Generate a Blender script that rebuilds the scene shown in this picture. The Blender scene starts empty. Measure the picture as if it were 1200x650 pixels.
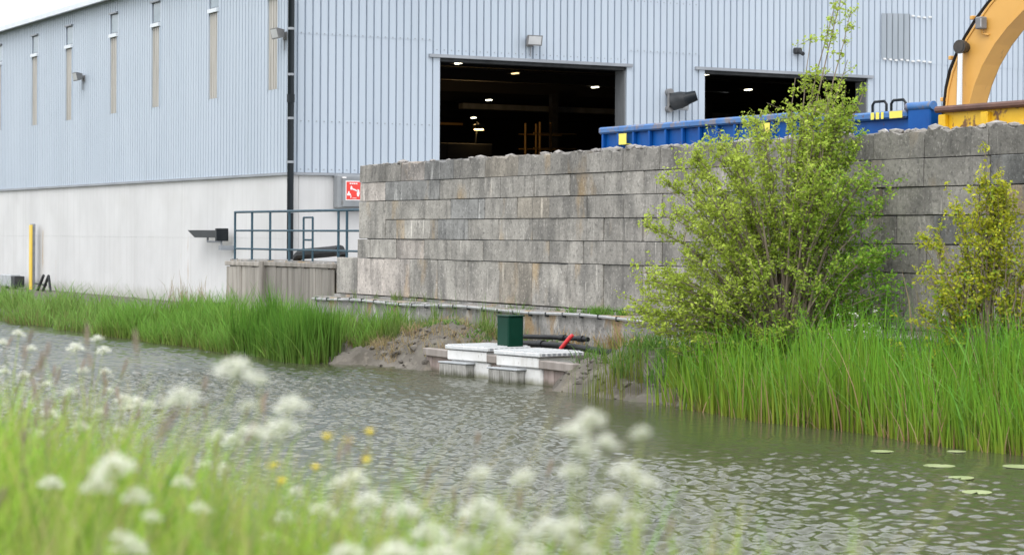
import bpy, bmesh, math, random
import numpy as np
from mathutils import Vector, Matrix, noise
R = math.radians
random.seed(7); RNG = np.random.default_rng(7)
scene = bpy.context.scene
COL = scene.collection

# ------------------------------------------------------------------ camera
CAMZ = 2.45
A, ROLL = R(28.8), R(0.3)
fw = Vector((-math.cos(A), math.sin(A), 0)); rt = Vector((math.sin(A), math.cos(A), 0)); up = Vector((0, 0, 1))
r2 = rt*math.cos(ROLL)+up*math.sin(ROLL); u2 = up*math.cos(ROLL)-rt*math.sin(ROLL)
cd = bpy.data.cameras.new('camera'); cam = bpy.data.objects.new('camera', cd); COL.objects.link(cam)
cam.matrix_world = Matrix((( r2.x, u2.x, -fw.x, 0), (r2.y, u2.y, -fw.y, 0), (r2.z, u2.z, -fw.z, CAMZ), (0, 0, 0, 1)))
cd.sensor_width = 36; cd.lens = 75.0; cd.shift_y = -50/1200
cd.clip_start = 0.05; cd.clip_end = 6000
cd.dof.use_dof = True; cd.dof.focus_distance = 35.0; cd.dof.aperture_fstop = 4.2
scene.camera = cam

# ------------------------------------------------------------------ sky, sun, exposure
SUN_EL, SUN_AZ = R(52), R(142)          # azimuth measured from +Y towards +X
w = bpy.data.worlds.new('World'); scene.world = w; w.use_nodes = True
nt = w.node_tree; nt.nodes.clear()
sky = nt.nodes.new('ShaderNodeTexSky'); sky.sky_type = 'NISHITA'; sky.sun_disc = False
sky.sun_elevation = SUN_EL; sky.sun_rotation = SUN_AZ; sky.air_density = 1.0; sky.dust_density = 4.0; sky.ozone_density = 1.0
hs = nt.nodes.new('ShaderNodeHueSaturation'); hs.inputs['Saturation'].default_value = 0.3; hs.inputs['Value'].default_value = 1.0
bg = nt.nodes.new('ShaderNodeBackground'); bg.inputs['Strength'].default_value = 0.15
wo = nt.nodes.new('ShaderNodeOutputWorld')
cl_ = nt.nodes.new('ShaderNodeMix'); cl_.data_type = 'RGBA'; cl_.inputs[0].default_value = .8; cl_.inputs[7].default_value = (7.3, 7.5, 7.8, 1)   # closed even cloud deck
nt.links.new(sky.outputs[0], hs.inputs['Color']); nt.links.new(hs.outputs[0], cl_.inputs[6]); nt.links.new(cl_.outputs[2], bg.inputs['Color']); nt.links.new(bg.outputs[0], wo.inputs[0])
sd = bpy.data.lights.new('sun', 'SUN'); sd.energy = 0.7; sd.angle = R(35); sd.color = (1, .97, .93)
sun = bpy.data.objects.new('sun', sd); COL.objects.link(sun)
sdir = Vector((math.sin(SUN_AZ)*math.cos(SUN_EL), math.cos(SUN_AZ)*math.cos(SUN_EL), math.sin(SUN_EL)))
sun.rotation_euler = sdir.to_track_quat('Z', 'Y').to_euler(); sun.location = sdir*60
scene.view_settings.view_transform = 'Standard'; scene.view_settings.look = 'None'
scene.view_settings.exposure = 0.85; scene.view_settings.gamma = 1.0; scene.view_settings.use_curve_mapping = False
scene.render.engine = 'CYCLES'
scene.cycles.max_bounces = 8; scene.cycles.transparent_max_bounces = 8

# ------------------------------------------------------------------ materials
def pmat(name):
    m = bpy.data.materials.new(name); m.use_nodes = True
    n = m.node_tree; b = n.nodes['Principled BSDF']
    return m, n, b
def nd(n, t, **k):
    x = n.nodes.new(t)
    for a, v in k.items(): setattr(x, a, v)
    return x
def noise_fac(n, scale, detail=4, lo=.35, hi=.65, seed=0.0, src=None, rough=.55):
    g = nd(n, 'ShaderNodeNewGeometry') if src is None else None
    mp = nd(n, 'ShaderNodeMapping'); mp.inputs['Scale'].default_value = scale; mp.inputs['Location'].default_value = (seed*3.1, seed*7.7, seed*1.3)
    n.links.new(src if src is not None else g.outputs['Position'], mp.inputs['Vector'])
    t = nd(n, 'ShaderNodeTexNoise'); t.inputs['Scale'].default_value = 1; t.inputs['Detail'].default_value = detail; t.inputs['Roughness'].default_value = rough
    n.links.new(mp.outputs[0], t.inputs['Vector'])
    r = nd(n, 'ShaderNodeMapRange'); r.inputs['From Min'].default_value = lo; r.inputs['From Max'].default_value = hi
    n.links.new(t.outputs['Fac'], r.inputs['Value'])
    return r.outputs[0], t.outputs['Fac']
def mixc(n, a, b, f, mode='MIX', amt=1.0):
    x = nd(n, 'ShaderNodeMix', data_type='RGBA', blend_type=mode)
    if f is None: x.inputs[0].default_value = amt
    elif amt != 1.0:
        q = nd(n, 'ShaderNodeMath', operation='MULTIPLY'); q.inputs[1].default_value = amt; n.links.new(f, q.inputs[0]); n.links.new(q.outputs[0], x.inputs[0])
    else: n.links.new(f, x.inputs[0])
    for s, v in ((6, a), (7, b)):
        if isinstance(v, tuple): x.inputs[s].default_value = (*v, 1) if len(v) == 3 else v
        else: n.links.new(v, x.inputs[s])
    return x.outputs[2]
def M(name, c1, c2=None, sc=(2, 2, 2), rough=.7, metal=0, layers=(), bump=0, bsc=(20, 20, 20), tint=0, spec=.5, lo=.35, hi=.65, tide=None, perobj=None):
    """c1..c2 by noise; layers: (colour, scale, lo, hi, amount) stains with a shape of their own; tint: per object variation"""
    m, n, b = pmat(name)
    col = c1
    if c2:
        f, _ = noise_fac(n, sc, lo=lo, hi=hi); col = mixc(n, c1, c2, f)
    own = None
    if perobj:
        oi_ = nd(n, 'ShaderNodeObjectInfo'); g_ = nd(n, 'ShaderNodeNewGeometry')
        cx = nd(n, 'ShaderNodeCombineXYZ'); mu = nd(n, 'ShaderNodeMath', operation='MULTIPLY'); mu.inputs[1].default_value = 60
        n.links.new(oi_.outputs['Random'], mu.inputs[0]); n.links.new(mu.outputs[0], cx.inputs[0]); n.links.new(mu.outputs[0], cx.inputs[2])
        va = nd(n, 'ShaderNodeVectorMath', operation='ADD'); n.links.new(g_.outputs['Position'], va.inputs[0]); n.links.new(cx.outputs[0], va.inputs[1]); own = va.outputs[0]
    for i, (c, s, l, h, a) in enumerate(layers):
        f, _ = noise_fac(n, s, lo=l, hi=h, seed=i+1.0, src=own if i in (perobj or ()) else None); col = mixc(n, col, c, f, amt=a)
    if tide:      # (colour, height, spread): algae and silt left by the water line
        g_ = nd(n, 'ShaderNodeNewGeometry'); sx = nd(n, 'ShaderNodeSeparateXYZ'); n.links.new(g_.outputs['Position'], sx.inputs[0])
        _, fz = noise_fac(n, (9, 9, 3), seed=4); ad = nd(n, 'ShaderNodeMath', operation='MULTIPLY_ADD'); ad.inputs[1].default_value = -tide[2]*2; n.links.new(fz, ad.inputs[0]); n.links.new(sx.outputs[2], ad.inputs[2])
        mr = nd(n, 'ShaderNodeMapRange'); mr.inputs['From Min'].default_value = tide[1]; mr.inputs['From Max'].default_value = tide[1]-tide[2]; n.links.new(ad.outputs[0], mr.inputs['Value'])
        col = mixc(n, col, tide[0], mr.outputs[0], amt=.8)
    if tint:
        oi = nd(n, 'ShaderNodeObjectInfo')
        col = mixc(n, col, oi.outputs['Color'], None, 'MULTIPLY', tint)
    if isinstance(col, tuple): b.inputs['Base Color'].default_value = (*col, 1)
    else: n.links.new(col, b.inputs['Base Color'])
    b.inputs['Roughness'].default_value = rough; b.inputs['Metallic'].default_value = metal
    b.inputs['Specular IOR Level'].default_value = spec
    if bump:
        _, f = noise_fac(n, bsc, detail=5, seed=9)
        bp = nd(n, 'ShaderNodeBump'); bp.inputs['Strength'].default_value = bump; bp.inputs['Distance'].default_value = .02
        n.links.new(f, bp.inputs['Height']); n.links.new(bp.outputs[0], b.inputs['Normal'])
    return m
def leafmat(name, trans=.35, rough=.55):
    m, n, b = pmat(name)
    at = nd(n, 'ShaderNodeAttribute', attribute_name='Col')
    n.links.new(at.outputs['Color'], b.inputs['Base Color']); b.inputs['Roughness'].default_value = rough; b.inputs['Specular IOR Level'].default_value = .10
    tr = nd(n, 'ShaderNodeBsdfTranslucent'); n.links.new(at.outputs['Color'], tr.inputs['Color'])
    mx = nd(n, 'ShaderNodeMixShader'); mx.inputs[0].default_value = trans
    n.links.new(b.outputs[0], mx.inputs[1]); n.links.new(tr.outputs[0], mx.inputs[2])
    n.links.new(mx.outputs[0], n.nodes['Material Output'].inputs['Surface'])
    return m
def emit(name, c, s):
    m, n, b = pmat(name); b.inputs['Base Color'].default_value = (*c, 1); b.inputs['Emission Color'].default_value = (*c, 1); b.inputs['Emission Strength'].default_value = s
    return m
MT = {}
MT['clad'] = M('blue_grey_cladding', (.415, .478, .553), (.45, .513, .588), (.6, .6, .15), .55, layers=[((.36, .41, .46), (3.2, 3.2, .12), .52, .8, .35)])
MT['clad_old'] = M('weathered_cladding', (.27, .31, .35), (.33, .37, .41), (1.5, 1.5, .4), .6)
MT['flash'] = M('grey_flashing', (.23, .25, .28), (.30, .32, .35), (1, 1, 6), .5)
MT['trimlight'] = M('pale_trim', (.62, .67, .72), (.68, .72, .76), rough=.5)
MT['plinth'] = M('white_concrete', (.56, .56, .56), (.63, .63, .63), (.7, .7, .5), .85, bump=.12, bsc=(30, 30, 30),
   layers=[((.49, .485, .475), (5, 5, .18), .50, .78, .6), ((.50, .49, .47), (.5, .5, .9), .55, .8, .35), ((.42, .27, .14), (2.0, 2.0, .3), .69, .73, .6)], tide=((.36, .36, .31), .55, .35))
MT['strip'] = M('yellowed_translucent_sheet', (.33, .31, .275), (.45, .43, .39), (9, 9, .6), .45)
MT['pane'] = M('dirty_window_glass', (.15, .21, .25), (.22, .28, .32), (2, 2, 2), .25)
MT['white'] = M('white_paint', (.72, .73, .73), (.66, .67, .67), (3, 3, 3), .5)
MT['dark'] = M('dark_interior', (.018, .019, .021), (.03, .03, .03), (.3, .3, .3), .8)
MT['roof'] = M('grey_roof', (.38, .40, .43), (.44, .46, .48), (.3, .3, .3), .6)
MT['darksteel'] = M('dark_steel', (.03, .033, .036), (.055, .058, .062), (4, 4, 4), .5, spec=.18)
MT['reveal'] = M('dusty_steel_jamb', (.13, .14, .15), (.2, .21, .22), (3, 3, .6), .7)
MT['pipe'] = M('black_downpipe', (.010, .014, .018), (.018, .022, .026), (4, 4, 1), .35, spec=.18)
MT['galv'] = M('galvanised_steel', (.36, .38, .40), (.48, .50, .52), (5, 5, 5), .45, .3)
MT['bluesteel'] = M('blue_grey_rail_paint', (.035, .075, .105), (.055, .10, .13), (6, 6, 6), .45, spec=.18)
MT['greybox'] = M('grey_cabinet_paint', (.20, .215, .23), (.25, .265, .28), (2, 2, 2), .45, layers=[((.26, .24, .22), (6, 6, .6), .6, .8, .4)])
MT['red'] = M('sign_red', (.78, .045, .03), (.70, .05, .04), (8, 8, 8), .4)
MT['signwhite'] = M('sign_white', (.8, .78, .78), rough=.4)
MT['wood'] = M('weathered_timber', (.22, .205, .185), (.34, .32, .295), (7, 7, .7), .85, bump=.4, bsc=(40, 40, 3), tint=1, layers=[((.12, .11, .10), (9, 9, .5), .55, .8, .6)])
MT['board'] = M('brown_timber', (.235, .205, .185), (.33, .295, .27), (6, 6, .9), .8, bump=.3, bsc=(30, 30, 4), tint=1, tide=((.07, .07, .04), .02, .08))
MT['block'] = M('stained_concrete_block', (.165, .162, .155), (.29, .284, .272), (3.1, 3.1, 2.3), .93, bump=1.0, bsc=(12, 12, 12), tint=1, lo=.3, hi=.7, perobj=(1, 2, 3, 4),
   layers=[((.08, .08, .078), (.5, .5, .5), .46, .68, .45), ((.065, .066, .066), (1.7, 1.7, .7), .48, .66, .60), ((.052, .052, .052), (6, 6, .6), .54, .72, .55), ((.52, .51, .49), (8, 8, .8), .64, .75, .7), ((.30, .215, .11), (1.2, 1.2, .5), .60, .74, .55),
           ((.46, .45, .44), (24, 24, 18), .58, .68, .40), ((.05, .05, .05), (17, 17, 13), .56, .66, .50)])
MT['ledge'] = M('ledge_concrete', (.19, .185, .175), (.33, .32, .305), (2.2, 2.2, 3), .92, bump=.9, bsc=(16, 16, 16),
   layers=[((.09, .09, .086), (5, 5, .9), .50, .72, .65), ((.33, .215, .095), (2.2, 2.2, 1.1), .53, .66, .8), ((.55, .53, .50), (6, 6, 2.2), .57, .68, .75), ((.06, .058, .05), (20, 20, 14), .56, .66, .6)])
MT['rubble'] = M('pale_rubble', (.20, .19, .18), (.36, .34, .32), (9, 9, 9), .95, bump=.5, bsc=(30, 30, 30))
MT['conduit'] = M('pale_grey_conduit', (.30, .31, .32), (.42, .42, .42), (6, 6, 6), .5)
MT['mud'] = M('grey_brown_mud', (.082, .072, .058), (.155, .14, .118), (2.2, 2.2, 2.2), .9, bump=1.0, bsc=(14, 14, 14),
   layers=[((.23, .205, .165), (6, 6, 6), .55, .70, .6), ((.07, .065, .05), (3, 3, 3), .58, .72, .55), ((.09, .12, .04), (1.2, 1.2, 1.2), .58, .72, .5)])
MT['clod'] = M('mud_clod', (.085, .075, .062), (.165, .15, .13), (4, 4, 4), .9, bump=.8, bsc=(25, 25, 25))
MT['soil'] = M('bank_soil', (.06, .065, .03), (.10, .11, .05), (4, 4, 4), .95)
MT['yardm'] = M('yard_concrete', (.22, .215, .205), (.30, .295, .28), (.7, .7, .7), .9, bump=.2)
MT['pumpwhite'] = M('white_plastic_housing', (.66, .66, .65), (.74, .74, .73), (3, 3, 3), .45, layers=[((.40, .38, .32), (5, 5, 1.5), .55, .75, .5), ((.25, .23, .19), (14, 14, 8), .62, .72, .5)], tide=((.16, .16, .09), .02, .09))
MT['lid'] = M('pale_grating_lid', (.55, .57, .58), (.68, .69, .70), (9, 9, 9), .6, bump=.5, bsc=(60, 60, 60))
MT['grille'] = M('algae_grey_grille', (.31, .305, .285), (.45, .44, .42), (10, 10, 1.2), .85, layers=[((.09, .08, .06), (12, 12, 1), .55, .75, .6)], tide=((.07, .075, .035), .02, .09))
MT['green'] = M('dark_green_cabinet', (.003, .035, .021), (.004, .042, .026), (3, 3, 3), .4, spec=.18)
MT['rubber'] = M('black_hose', (.014, .015, .017), (.026, .028, .03), (5, 5, 5), .42, spec=.18)
MT['redvalve'] = M('red_handle', (.60, .03, .035), rough=.4)
MT['blue'] = M('blue_skip_paint', (.003, .07, .30), (.005, .095, .36), (1.5, 1.5, 1.5), .45, layers=[((.006, .05, .20), (3, 3, 2), .55, .72, .6), ((.10, .045, .025), (3.2, 3.2, 3.2), .66, .71, .8)], bump=.15, bsc=(5, 5, 5), spec=.18)
MT['bluerim'] = M('scuffed_blue_rim', (.03, .13, .36), (.06, .17, .40), (4, 4, 4), .5, layers=[((.20, .17, .16), (5, 5, 5), .52, .62, .8), ((.10, .05, .03), (7, 7, 7), .62, .68, .8)])
MT['reflector'] = M('yellow_reflector', (.85, .72, .10), rough=.35)
MT['yellow'] = M('rusty_yellow_skip_paint', (.72, .43, .01), (.80, .50, .02), (2, 2, 2), .5, layers=[((.13, .055, .03), (3.5, 3.5, 3.5), .57, .63, .95), ((.25, .10, .03), (9, 9, 6), .64, .7, .8)], bump=.3, bsc=(8, 8, 8))
MT['rustrim'] = M('rusty_brown_rim', (.10, .055, .045), (.17, .09, .07), (3, 3, 3), .8, layers=[((.66, .40, .02), (2.2, 2.2, 2.2), .60, .64, .9)], bump=.3)
MT['digger'] = M('machine_yellow', (.62, .335, .075), (.68, .37, .085), (1.2, 1.2, 1.2), .42, layers=[((.58, .31, .03), (2.5, 2.5, 2.5), .6, .7, .5), ((.27, .15, .06), (7, 7, 2), .68, .76, .5)])
MT['chrome'] = M('chrome_rod', (.68, .70, .72), rough=.22, metal=.9)
MT['grease'] = M('greasy_pin', (.025, .022, .02), (.06, .05, .04), (10, 10, 10), .5)
MT['glass'] = M('cab_glass', (.03, .04, .045), rough=.1)
MT['lampglass'] = M('lamp_lens', (.50, .51, .52), (.58, .59, .6), rough=.25)
MT['lampbody'] = M('lamp_housing', (.16, .16, .165), (.21, .21, .21), (4, 4, 4), .5)
MT['lampon'] = emit('lit_lamp', (1, .93, .68), 4.0)
MT['lampdim'] = emit('dim_amber_lamp', (1, .72, .35), 1.2)
MT['lampwarm'] = emit('lit_warm_lamp', (1, .62, .22), 9.0)
MT['ochre'] = M('ochre_scaffold', (.20, .12, .035), (.26, .16, .05), rough=.7)
MT['gravelheap'] = M('brown_heap', (.16, .125, .10), (.26, .21, .17), (2, 2, 2), .95, bump=.6)
MT['bark'] = M('shrub_bark', (.17, .135, .10), (.26, .21, .16), (12, 12, 3), .9)
MT['postyellow'] = M('yellow_post_paint', (.82, .60, .10), (.78, .55, .08), rough=.5)
MT['leaf'] = leafmat('leaf', .42)
MT['reed'] = leafmat('reed_blade', .3)
MT['petal'] = leafmat('petal', .4, .7)
MT['lily'] = M('lily_pad', (.30, .36, .16), (.40, .45, .24), (5, 5, 5), .35)

def water_mat():
    m, n, b = pmat('murky_canal_water')
    f, _ = noise_fac(n, (.25, .25, .25), lo=.3, hi=.7)
    n.links.new(mixc(n, (.054, .060, .034), (.070, .074, .044), f), b.inputs['Base Color'])
    b.inputs['Roughness'].default_value = .14; b.inputs['IOR'].default_value = 1.33
    _, a2 = noise_fac(n, (9, 12, 1), detail=2, seed=5)
    bp = nd(n, 'ShaderNodeBump'); bp.inputs['Distance'].default_value = .01; bp.inputs['Strength'].default_value = .25
    n.links.new(a2, bp.inputs['Height']); n.links.new(bp.outputs[0], b.inputs['Normal'])
    return m
MT['water'] = water_mat()

# ------------------------------------------------------------------ helpers
def setp(o, label=None, cat=None, group=None, kind=None):
    if label: o['label'] = label
    if cat: o['category'] = cat
    if group: o['group'] = group
    if kind: o['kind'] = kind
    return o
def thing(name, label, cat, loc=(0, 0, 0), group=None):
    o = bpy.data.objects.new(name, None); COL.objects.link(o); o.location = loc; o.empty_display_size = .2
    return setp(o, label, cat, group)
def root_loc(p):
    v = Vector((0, 0, 0))
    while p is not None: v = v+p.location; p = p.parent
    return v
class MB:
    def __init__(s): s.v = []; s.f = []
    def add(s, vs, fs):
        o = len(s.v); s.v += [Vector(v) for v in vs]; s.f += [tuple(i+o for i in f) for f in fs]; return s
    def box(s, a, b, m=None):
        x0, y0, z0 = [min(p, q) for p, q in zip(a, b)]; x1, y1, z1 = [max(p, q) for p, q in zip(a, b)]
        vs = [Vector(p) for p in ((x0, y0, z0), (x1, y0, z0), (x1, y1, z0), (x0, y1, z0), (x0, y0, z1), (x1, y0, z1), (x1, y1, z1), (x0, y1, z1))]
        if m: vs = [m @ v for v in vs]
        return s.add(vs, [(0, 3, 2, 1), (4, 5, 6, 7), (0, 1, 5, 4), (1, 2, 6, 5), (2, 3, 7, 6), (3, 0, 4, 7)])
    def bbox(s, a, b, bev=.01, m=None):           # bevelled box
        bm = bmesh.new(); bmesh.ops.create_cube(bm, size=1)
        c = [(p+q)/2 for p, q in zip(a, b)]; d = [abs(p-q) for p, q in zip(a, b)]
        for v in bm.verts: v.co = Vector([v.co[i]*d[i]+c[i] for i in range(3)])
        bmesh.ops.bevel(bm, geom=bm.edges[:]+bm.verts[:], offset=min(bev, min(d)*.45), segments=1, affect='EDGES')
        bm.verts.index_update()
        vs = [(m @ v.co) if m else v.co.copy() for v in bm.verts]; fs = [tuple(v.index for v in f.verts) for f in bm.faces]; bm.free()
        return s.add(vs, fs)
    def prism(s, poly, off, m=None):              # poly: planar loop of 3d points, extruded by vector off
        n = len(poly); off = Vector(off); a = [Vector(p) for p in poly]; vs = a+[p+off for p in a]
        if m: vs = [m @ v for v in vs]
        fs = [tuple(range(n))[::-1], tuple(range(n, 2*n))]+[(i, (i+1) % n, n+(i+1) % n, n+i) for i in range(n)]
        return s.add(vs, fs)
    def tube(s, pts, rad, n=8, cap=True):
        pts = [Vector(p) for p in pts]; k = len(pts)
        if not hasattr(rad, '__len__'): rad = [rad]*k
        o = len(s.v); prev = None
        for i, p in enumerate(pts):
            t = (pts[min(i+1, k-1)]-pts[max(i-1, 0)]).normalized()
            if prev is None: x = t.orthogonal().normalized()
            else:
                x = prev-t*prev.dot(t); x = x.normalized() if x.length > 1e-5 else t.orthogonal().normalized()
            prev = x; y = t.cross(x)
            for j in range(n):
                a = 2*math.pi*j/n; s.v.append(p+(x*math.cos(a)+y*math.sin(a))*rad[i])
        for i in range(k-1):
            for j in range(n):
                a = o+i*n+j; b = o+i*n+(j+1) % n; s.f.append((a, b, b+n, a+n))
        if cap: s.f.append(tuple(o+j for j in range(n))[::-1]); s.f.append(tuple(o+(k-1)*n+j for j in range(n)))
        return s
    def build(s, name, mat, parent=None, smooth=False, loc=None):
        org = Vector(loc) if loc is not None else Vector((0, 0, 0))
        base = root_loc(parent)+org
        me = bpy.data.meshes.new(name); me.from_pydata([v-base for v in s.v], [], s.f)
        bm = bmesh.new(); bm.from_mesh(me); bmesh.ops.recalc_face_normals(bm, faces=bm.faces); bm.to_mesh(me); bm.free()
        if smooth:
            me.polygons.foreach_set('use_smooth', [True]*len(me.polygons))
            try: me.set_sharp_from_angle(angle=R(40))
            except Exception: pass
        me.materials.append(MT[mat]); o = bpy.data.objects.new(name, me); COL.objects.link(o); o.location = org
        if parent is not None: o.parent = parent
        return o
def inst(name, mesh, loc, scale=(1, 1, 1), rz=0, parent=None, color=None):
    o = bpy.data.objects.new(name, mesh); COL.objects.link(o)
    o.location = Vector(loc)-root_loc(parent); o.scale = scale; o.rotation_euler = (0, 0, rz)
    if parent is not None: o.parent = parent
    if color: o.color = (*color, 1)
    return o
def quads(name, V, C, mat, parent=None, base=(0, 0, 0), n=4):
    """V (k,n,3) polygons, C (k,n,3) colours, as one mesh"""
    k = len(V); me = bpy.data.meshes.new(name)
    me.vertices.add(k*n); me.vertices.foreach_set('co', (V.reshape(-1, 3)-np.array(base)).astype(np.float32).ravel())
    me.loops.add(k*n); me.loops.foreach_set('vertex_index', np.arange(k*n, dtype=np.int32))
    me.polygons.add(k); me.polygons.foreach_set('loop_start', np.arange(0, k*n, n, dtype=np.int32))
    try: me.polygons.foreach_set('loop_total', np.full(k, n, dtype=np.int32))
    except Exception: pass
    ca = me.color_attributes.new('Col', 'FLOAT_COLOR', 'POINT')
    ca.data.foreach_set('color', np.concatenate([C.reshape(-1, 3), np.ones((k*n, 1))], 1).astype(np.float32).ravel())
    me.update(calc_edges=True); me.materials.append(MT[mat])
    o = bpy.data.objects.new(name, me); COL.objects.link(o)
    if parent is not None: o.parent = parent
    return o
def blades(base, height, lean, width, curve, c0, c1, seg=3, facing=None):
    """grass/reed strips: base (k,3), lean (k,2) tip offset, colours base->tip (k,3). returns V,C of quads"""
    k = len(base); ang = RNG.uniform(0, 2*np.pi, k) if facing is None else facing
    wd = np.stack([np.cos(ang), np.sin(ang), np.zeros(k)], 1)
    ts = np.linspace(0, 1, seg+1); P = []
    for t in ts:
        p = base.copy(); p[:, 2] += height*(t-curve*.45*t**3); p[:, :2] += lean*(.25*t+.75*t**2.2)
        P.append(p)
    prof = np.array([.75, 1.0, .8, .45, .12]) if seg == 4 else (np.array([.8, 1.0, .7, .08]) if seg == 3 else np.array([.9, .9, .1]))
    V, C = [], []
    for i in range(seg):
        a = P[i]; b = P[i+1]; wa = (width*prof[i])[:, None]*wd*.5; wb = (width*prof[i+1])[:, None]*wd*.5
        V.append(np.stack([a-wa, a+wa, b+wb, b-wb], 1))
        ca = c0+(c1-c0)*ts[i]; cb = c0+(c1-c0)*ts[i+1]
        C.append(np.stack([ca, ca, cb, cb], 1))
    return np.concatenate(V), np.concatenate(C)
def fbm(x, y, s=1.0, o=4):
    return noise.fractal(Vector((x*s, y*s, .37)), 1.0, 2.0, o)

# ================================================================== GROUND, WATER, BANKS
YARD = 1.74
def sstep(x, a, b):
    t = min(1, max(0, (x-a)/(b-a))); return t*t*(3-2*t)
def yw(X):
    return 16.3+.85*sstep(X, -37.6, -35)-.35*sstep(X, -30.2, -29.0)+.25*sstep(X, -27.5, -25)+.10*math.sin(X*1.7)
def bankz(X, Y, fine=True):
    d = Y-yw(X)
    z = float(np.interp(d, [-1.6, -.3, 0, .3, 1.2, 2.5, 4.5], [-.9, -.25, -.04, .12, .34, .46, .5]))
    z += .44*math.exp(-((X+35.6)/1.25)**2-((Y-18.0)/.8)**2) + .30*math.exp(-((X+28.6)/1.2)**2-((Y-17.75)/.75)**2)
    if -48 < X < -14:
        k = 1.0 if (-40 < X < -25) else .4
        z += k*(.10*fbm(X, Y, 1.3)+.10*fbm(X+9, Y, 3.6)+.085*abs(fbm(X, Y+5, 8)))
    if -34.45 < X < -29.55:
        e = min(sstep(X, -34.45, -34.1), 1-sstep(X, -29.9, -29.55))
        t = .27+.03*fbm(X, Y, 4) if Y > 17.3 else -.5
        if Y < 18.4: z = z*(1-e)+min(z, t)*e
    return z
def grid(name, xs, ys, zf, mat, smooth=True, **kw):
    nx, ny = len(xs), len(ys)
    v = [(x, y, zf(x, y)) for y in ys for x in xs]
    f = [(j*nx+i, j*nx+i+1, (j+1)*nx+i+1, (j+1)*nx+i) for j in range(ny-1) for i in range(nx-1)]
    me = bpy.data.meshes.new(name); me.from_pydata(v, [], f); me.materials.append(MT[mat])
    if smooth: me.polygons.foreach_set('use_smooth', [True]*len(f))
    o = bpy.data.objects.new(name, me); COL.objects.link(o); return setp(o, kind='structure', **kw)
def steps(*seg):
    out = []
    for a, b, d in seg: out += list(np.arange(a, b-1e-6, d))
    return out+[seg[-1][1]]
grid('bank', steps((-2000, -200, 300), (-200, -60, 4), (-60, -41, .4), (-41, -24, .09), (-24, -12, .3), (-12, 40, 4), (40, 2000, 280)),
     steps((14.6, 16, .35), (16, 19.6, .09), (19.6, 21.2, .4)), bankz, 'mud', label='muddy bank between the canal and the walls')
yd = MB(); yd.add([(-49.8, 20.3, YARD), (2000, 20.3, YARD), (2000, 3000, YARD), (-49.8, 3000, YARD)], [(0, 1, 2, 3)])
yd.add([(-2000, 21.04, YARD), (-49.8, 21.04, YARD), (-49.8, 3000, YARD), (-2000, 3000, YARD)], [(0, 1, 2, 3)])
setp(yd.build('yard', 'yardm'), 'concrete yard behind the block wall', kind='structure')
def water_mesh():
    xs = np.concatenate([np.arange(-72, -36, .08), np.arange(-36, -29, .05), np.arange(-29, -9.99, .03)]); ys = np.arange(2.2, 17.9, .031)
    X, Y = np.meshgrid(xs, ys); Z = np.zeros_like(X); rg = np.random.default_rng(4); N = 130
    lam = np.exp(rg.uniform(np.log(.065), np.log(.42), N)); th = rg.normal(.5, 1.0, N); ph = rg.uniform(0, 6.28, N); s0 = .34/math.sqrt(N/2)
    for l, t, p in zip(lam, th, ph):
        k = 2*math.pi/l; a = s0/k; w_ = a*np.sin(k*(X*math.cos(t)+Y*math.sin(t))+p)
        if l < .22: w_ = w_*np.clip((X+37)/2, 0, 1)
        Z += w_
    lo_ = np.zeros_like(X)                                     # slow gust pattern
    for q in range(7): lo_ += np.sin(X*rg.uniform(.15, .7)*rg.choice([-1, 1])+Y*rg.uniform(.3, 1.2)+rg.uniform(0, 6.28))
    edge_ = 12.9+1.7*np.clip((-22-X)/9, 0, 1); e = np.clip((Y+.5*lo_-edge_)/2.9, 0, 1); e = e*e*(3-2*e)
    g = 1-.93*e                                                # sheltered strip under the far bank
    gust = .95+.14*lo_; Z *= g*np.clip(gust, .5, 1.45)
    Z *= 1-.15*np.clip((X+22)/6, 0, 1); Z *= np.clip((X+72)/3, 0, 1)*np.clip((-10-X)/1, 0, 1)*np.clip((Y-2.2)/.5, 0, 1)
    nx, ny = len(xs), len(ys); v = np.stack([X, Y, Z], 2).reshape(-1, 3)
    a = (np.arange(ny-1)[:, None]*nx+np.arange(nx-1)[None]).ravel(); f = np.stack([a, a+1, a+1+nx, a+nx], 1)
    ext = np.array([(-2000, 2.2, 0), (-72, 2.2, 0), (-72, ys[-1], 0), (-2000, ys[-1], 0), (xs[-1], 2.2, 0), (2000, 2.2, 0), (2000, ys[-1], 0), (xs[-1], ys[-1], 0)]); o = len(v)
    v = np.concatenate([v, ext]); f = np.concatenate([f, [[o, o+1, o+2, o+3], [o+4, o+5, o+6, o+7]]]); k = len(f)
    me = bpy.data.meshes.new('water'); me.vertices.add(len(v)); me.vertices.foreach_set('co', v.astype(np.float32).ravel())
    me.loops.add(k*4); me.loops.foreach_set('vertex_index', f.astype(np.int32).ravel()); me.polygons.add(k); me.polygons.foreach_set('loop_start', np.arange(0, k*4, 4, dtype=np.int32))
    me.update(calc_edges=True); me.polygons.foreach_set('use_smooth', np.ones(k, dtype=bool)); me.materials.append(MT['water'])
    ob = bpy.data.objects.new('water', me); COL.objects.link(ob); return ob
setp(water_mesh(), 'murky rippled canal water', kind='structure')
def nearz(X, Y):
    z = float(np.interp(Y, [-8, 0, 1.7, 2.3, 4.2, 6.0], [1.6, 1.53, 1.50, 1.26, -.1, -.9]))
    if -30 < X < 10 and -8 < Y: z += .06*fbm(X, Y, 1.1)
    return z
grid('near_bank', steps((-2000, -40, 280), (-40, -12, 2), (-12, 4, .25), (4, 30, 3), (30, 2000, 280)),
     steps((-2500, -8, 600), (-8, 0, .8), (0, 5, .25), (5, 6, 1)), nearz, 'soil', label='grassy near bank of the canal')

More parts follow.
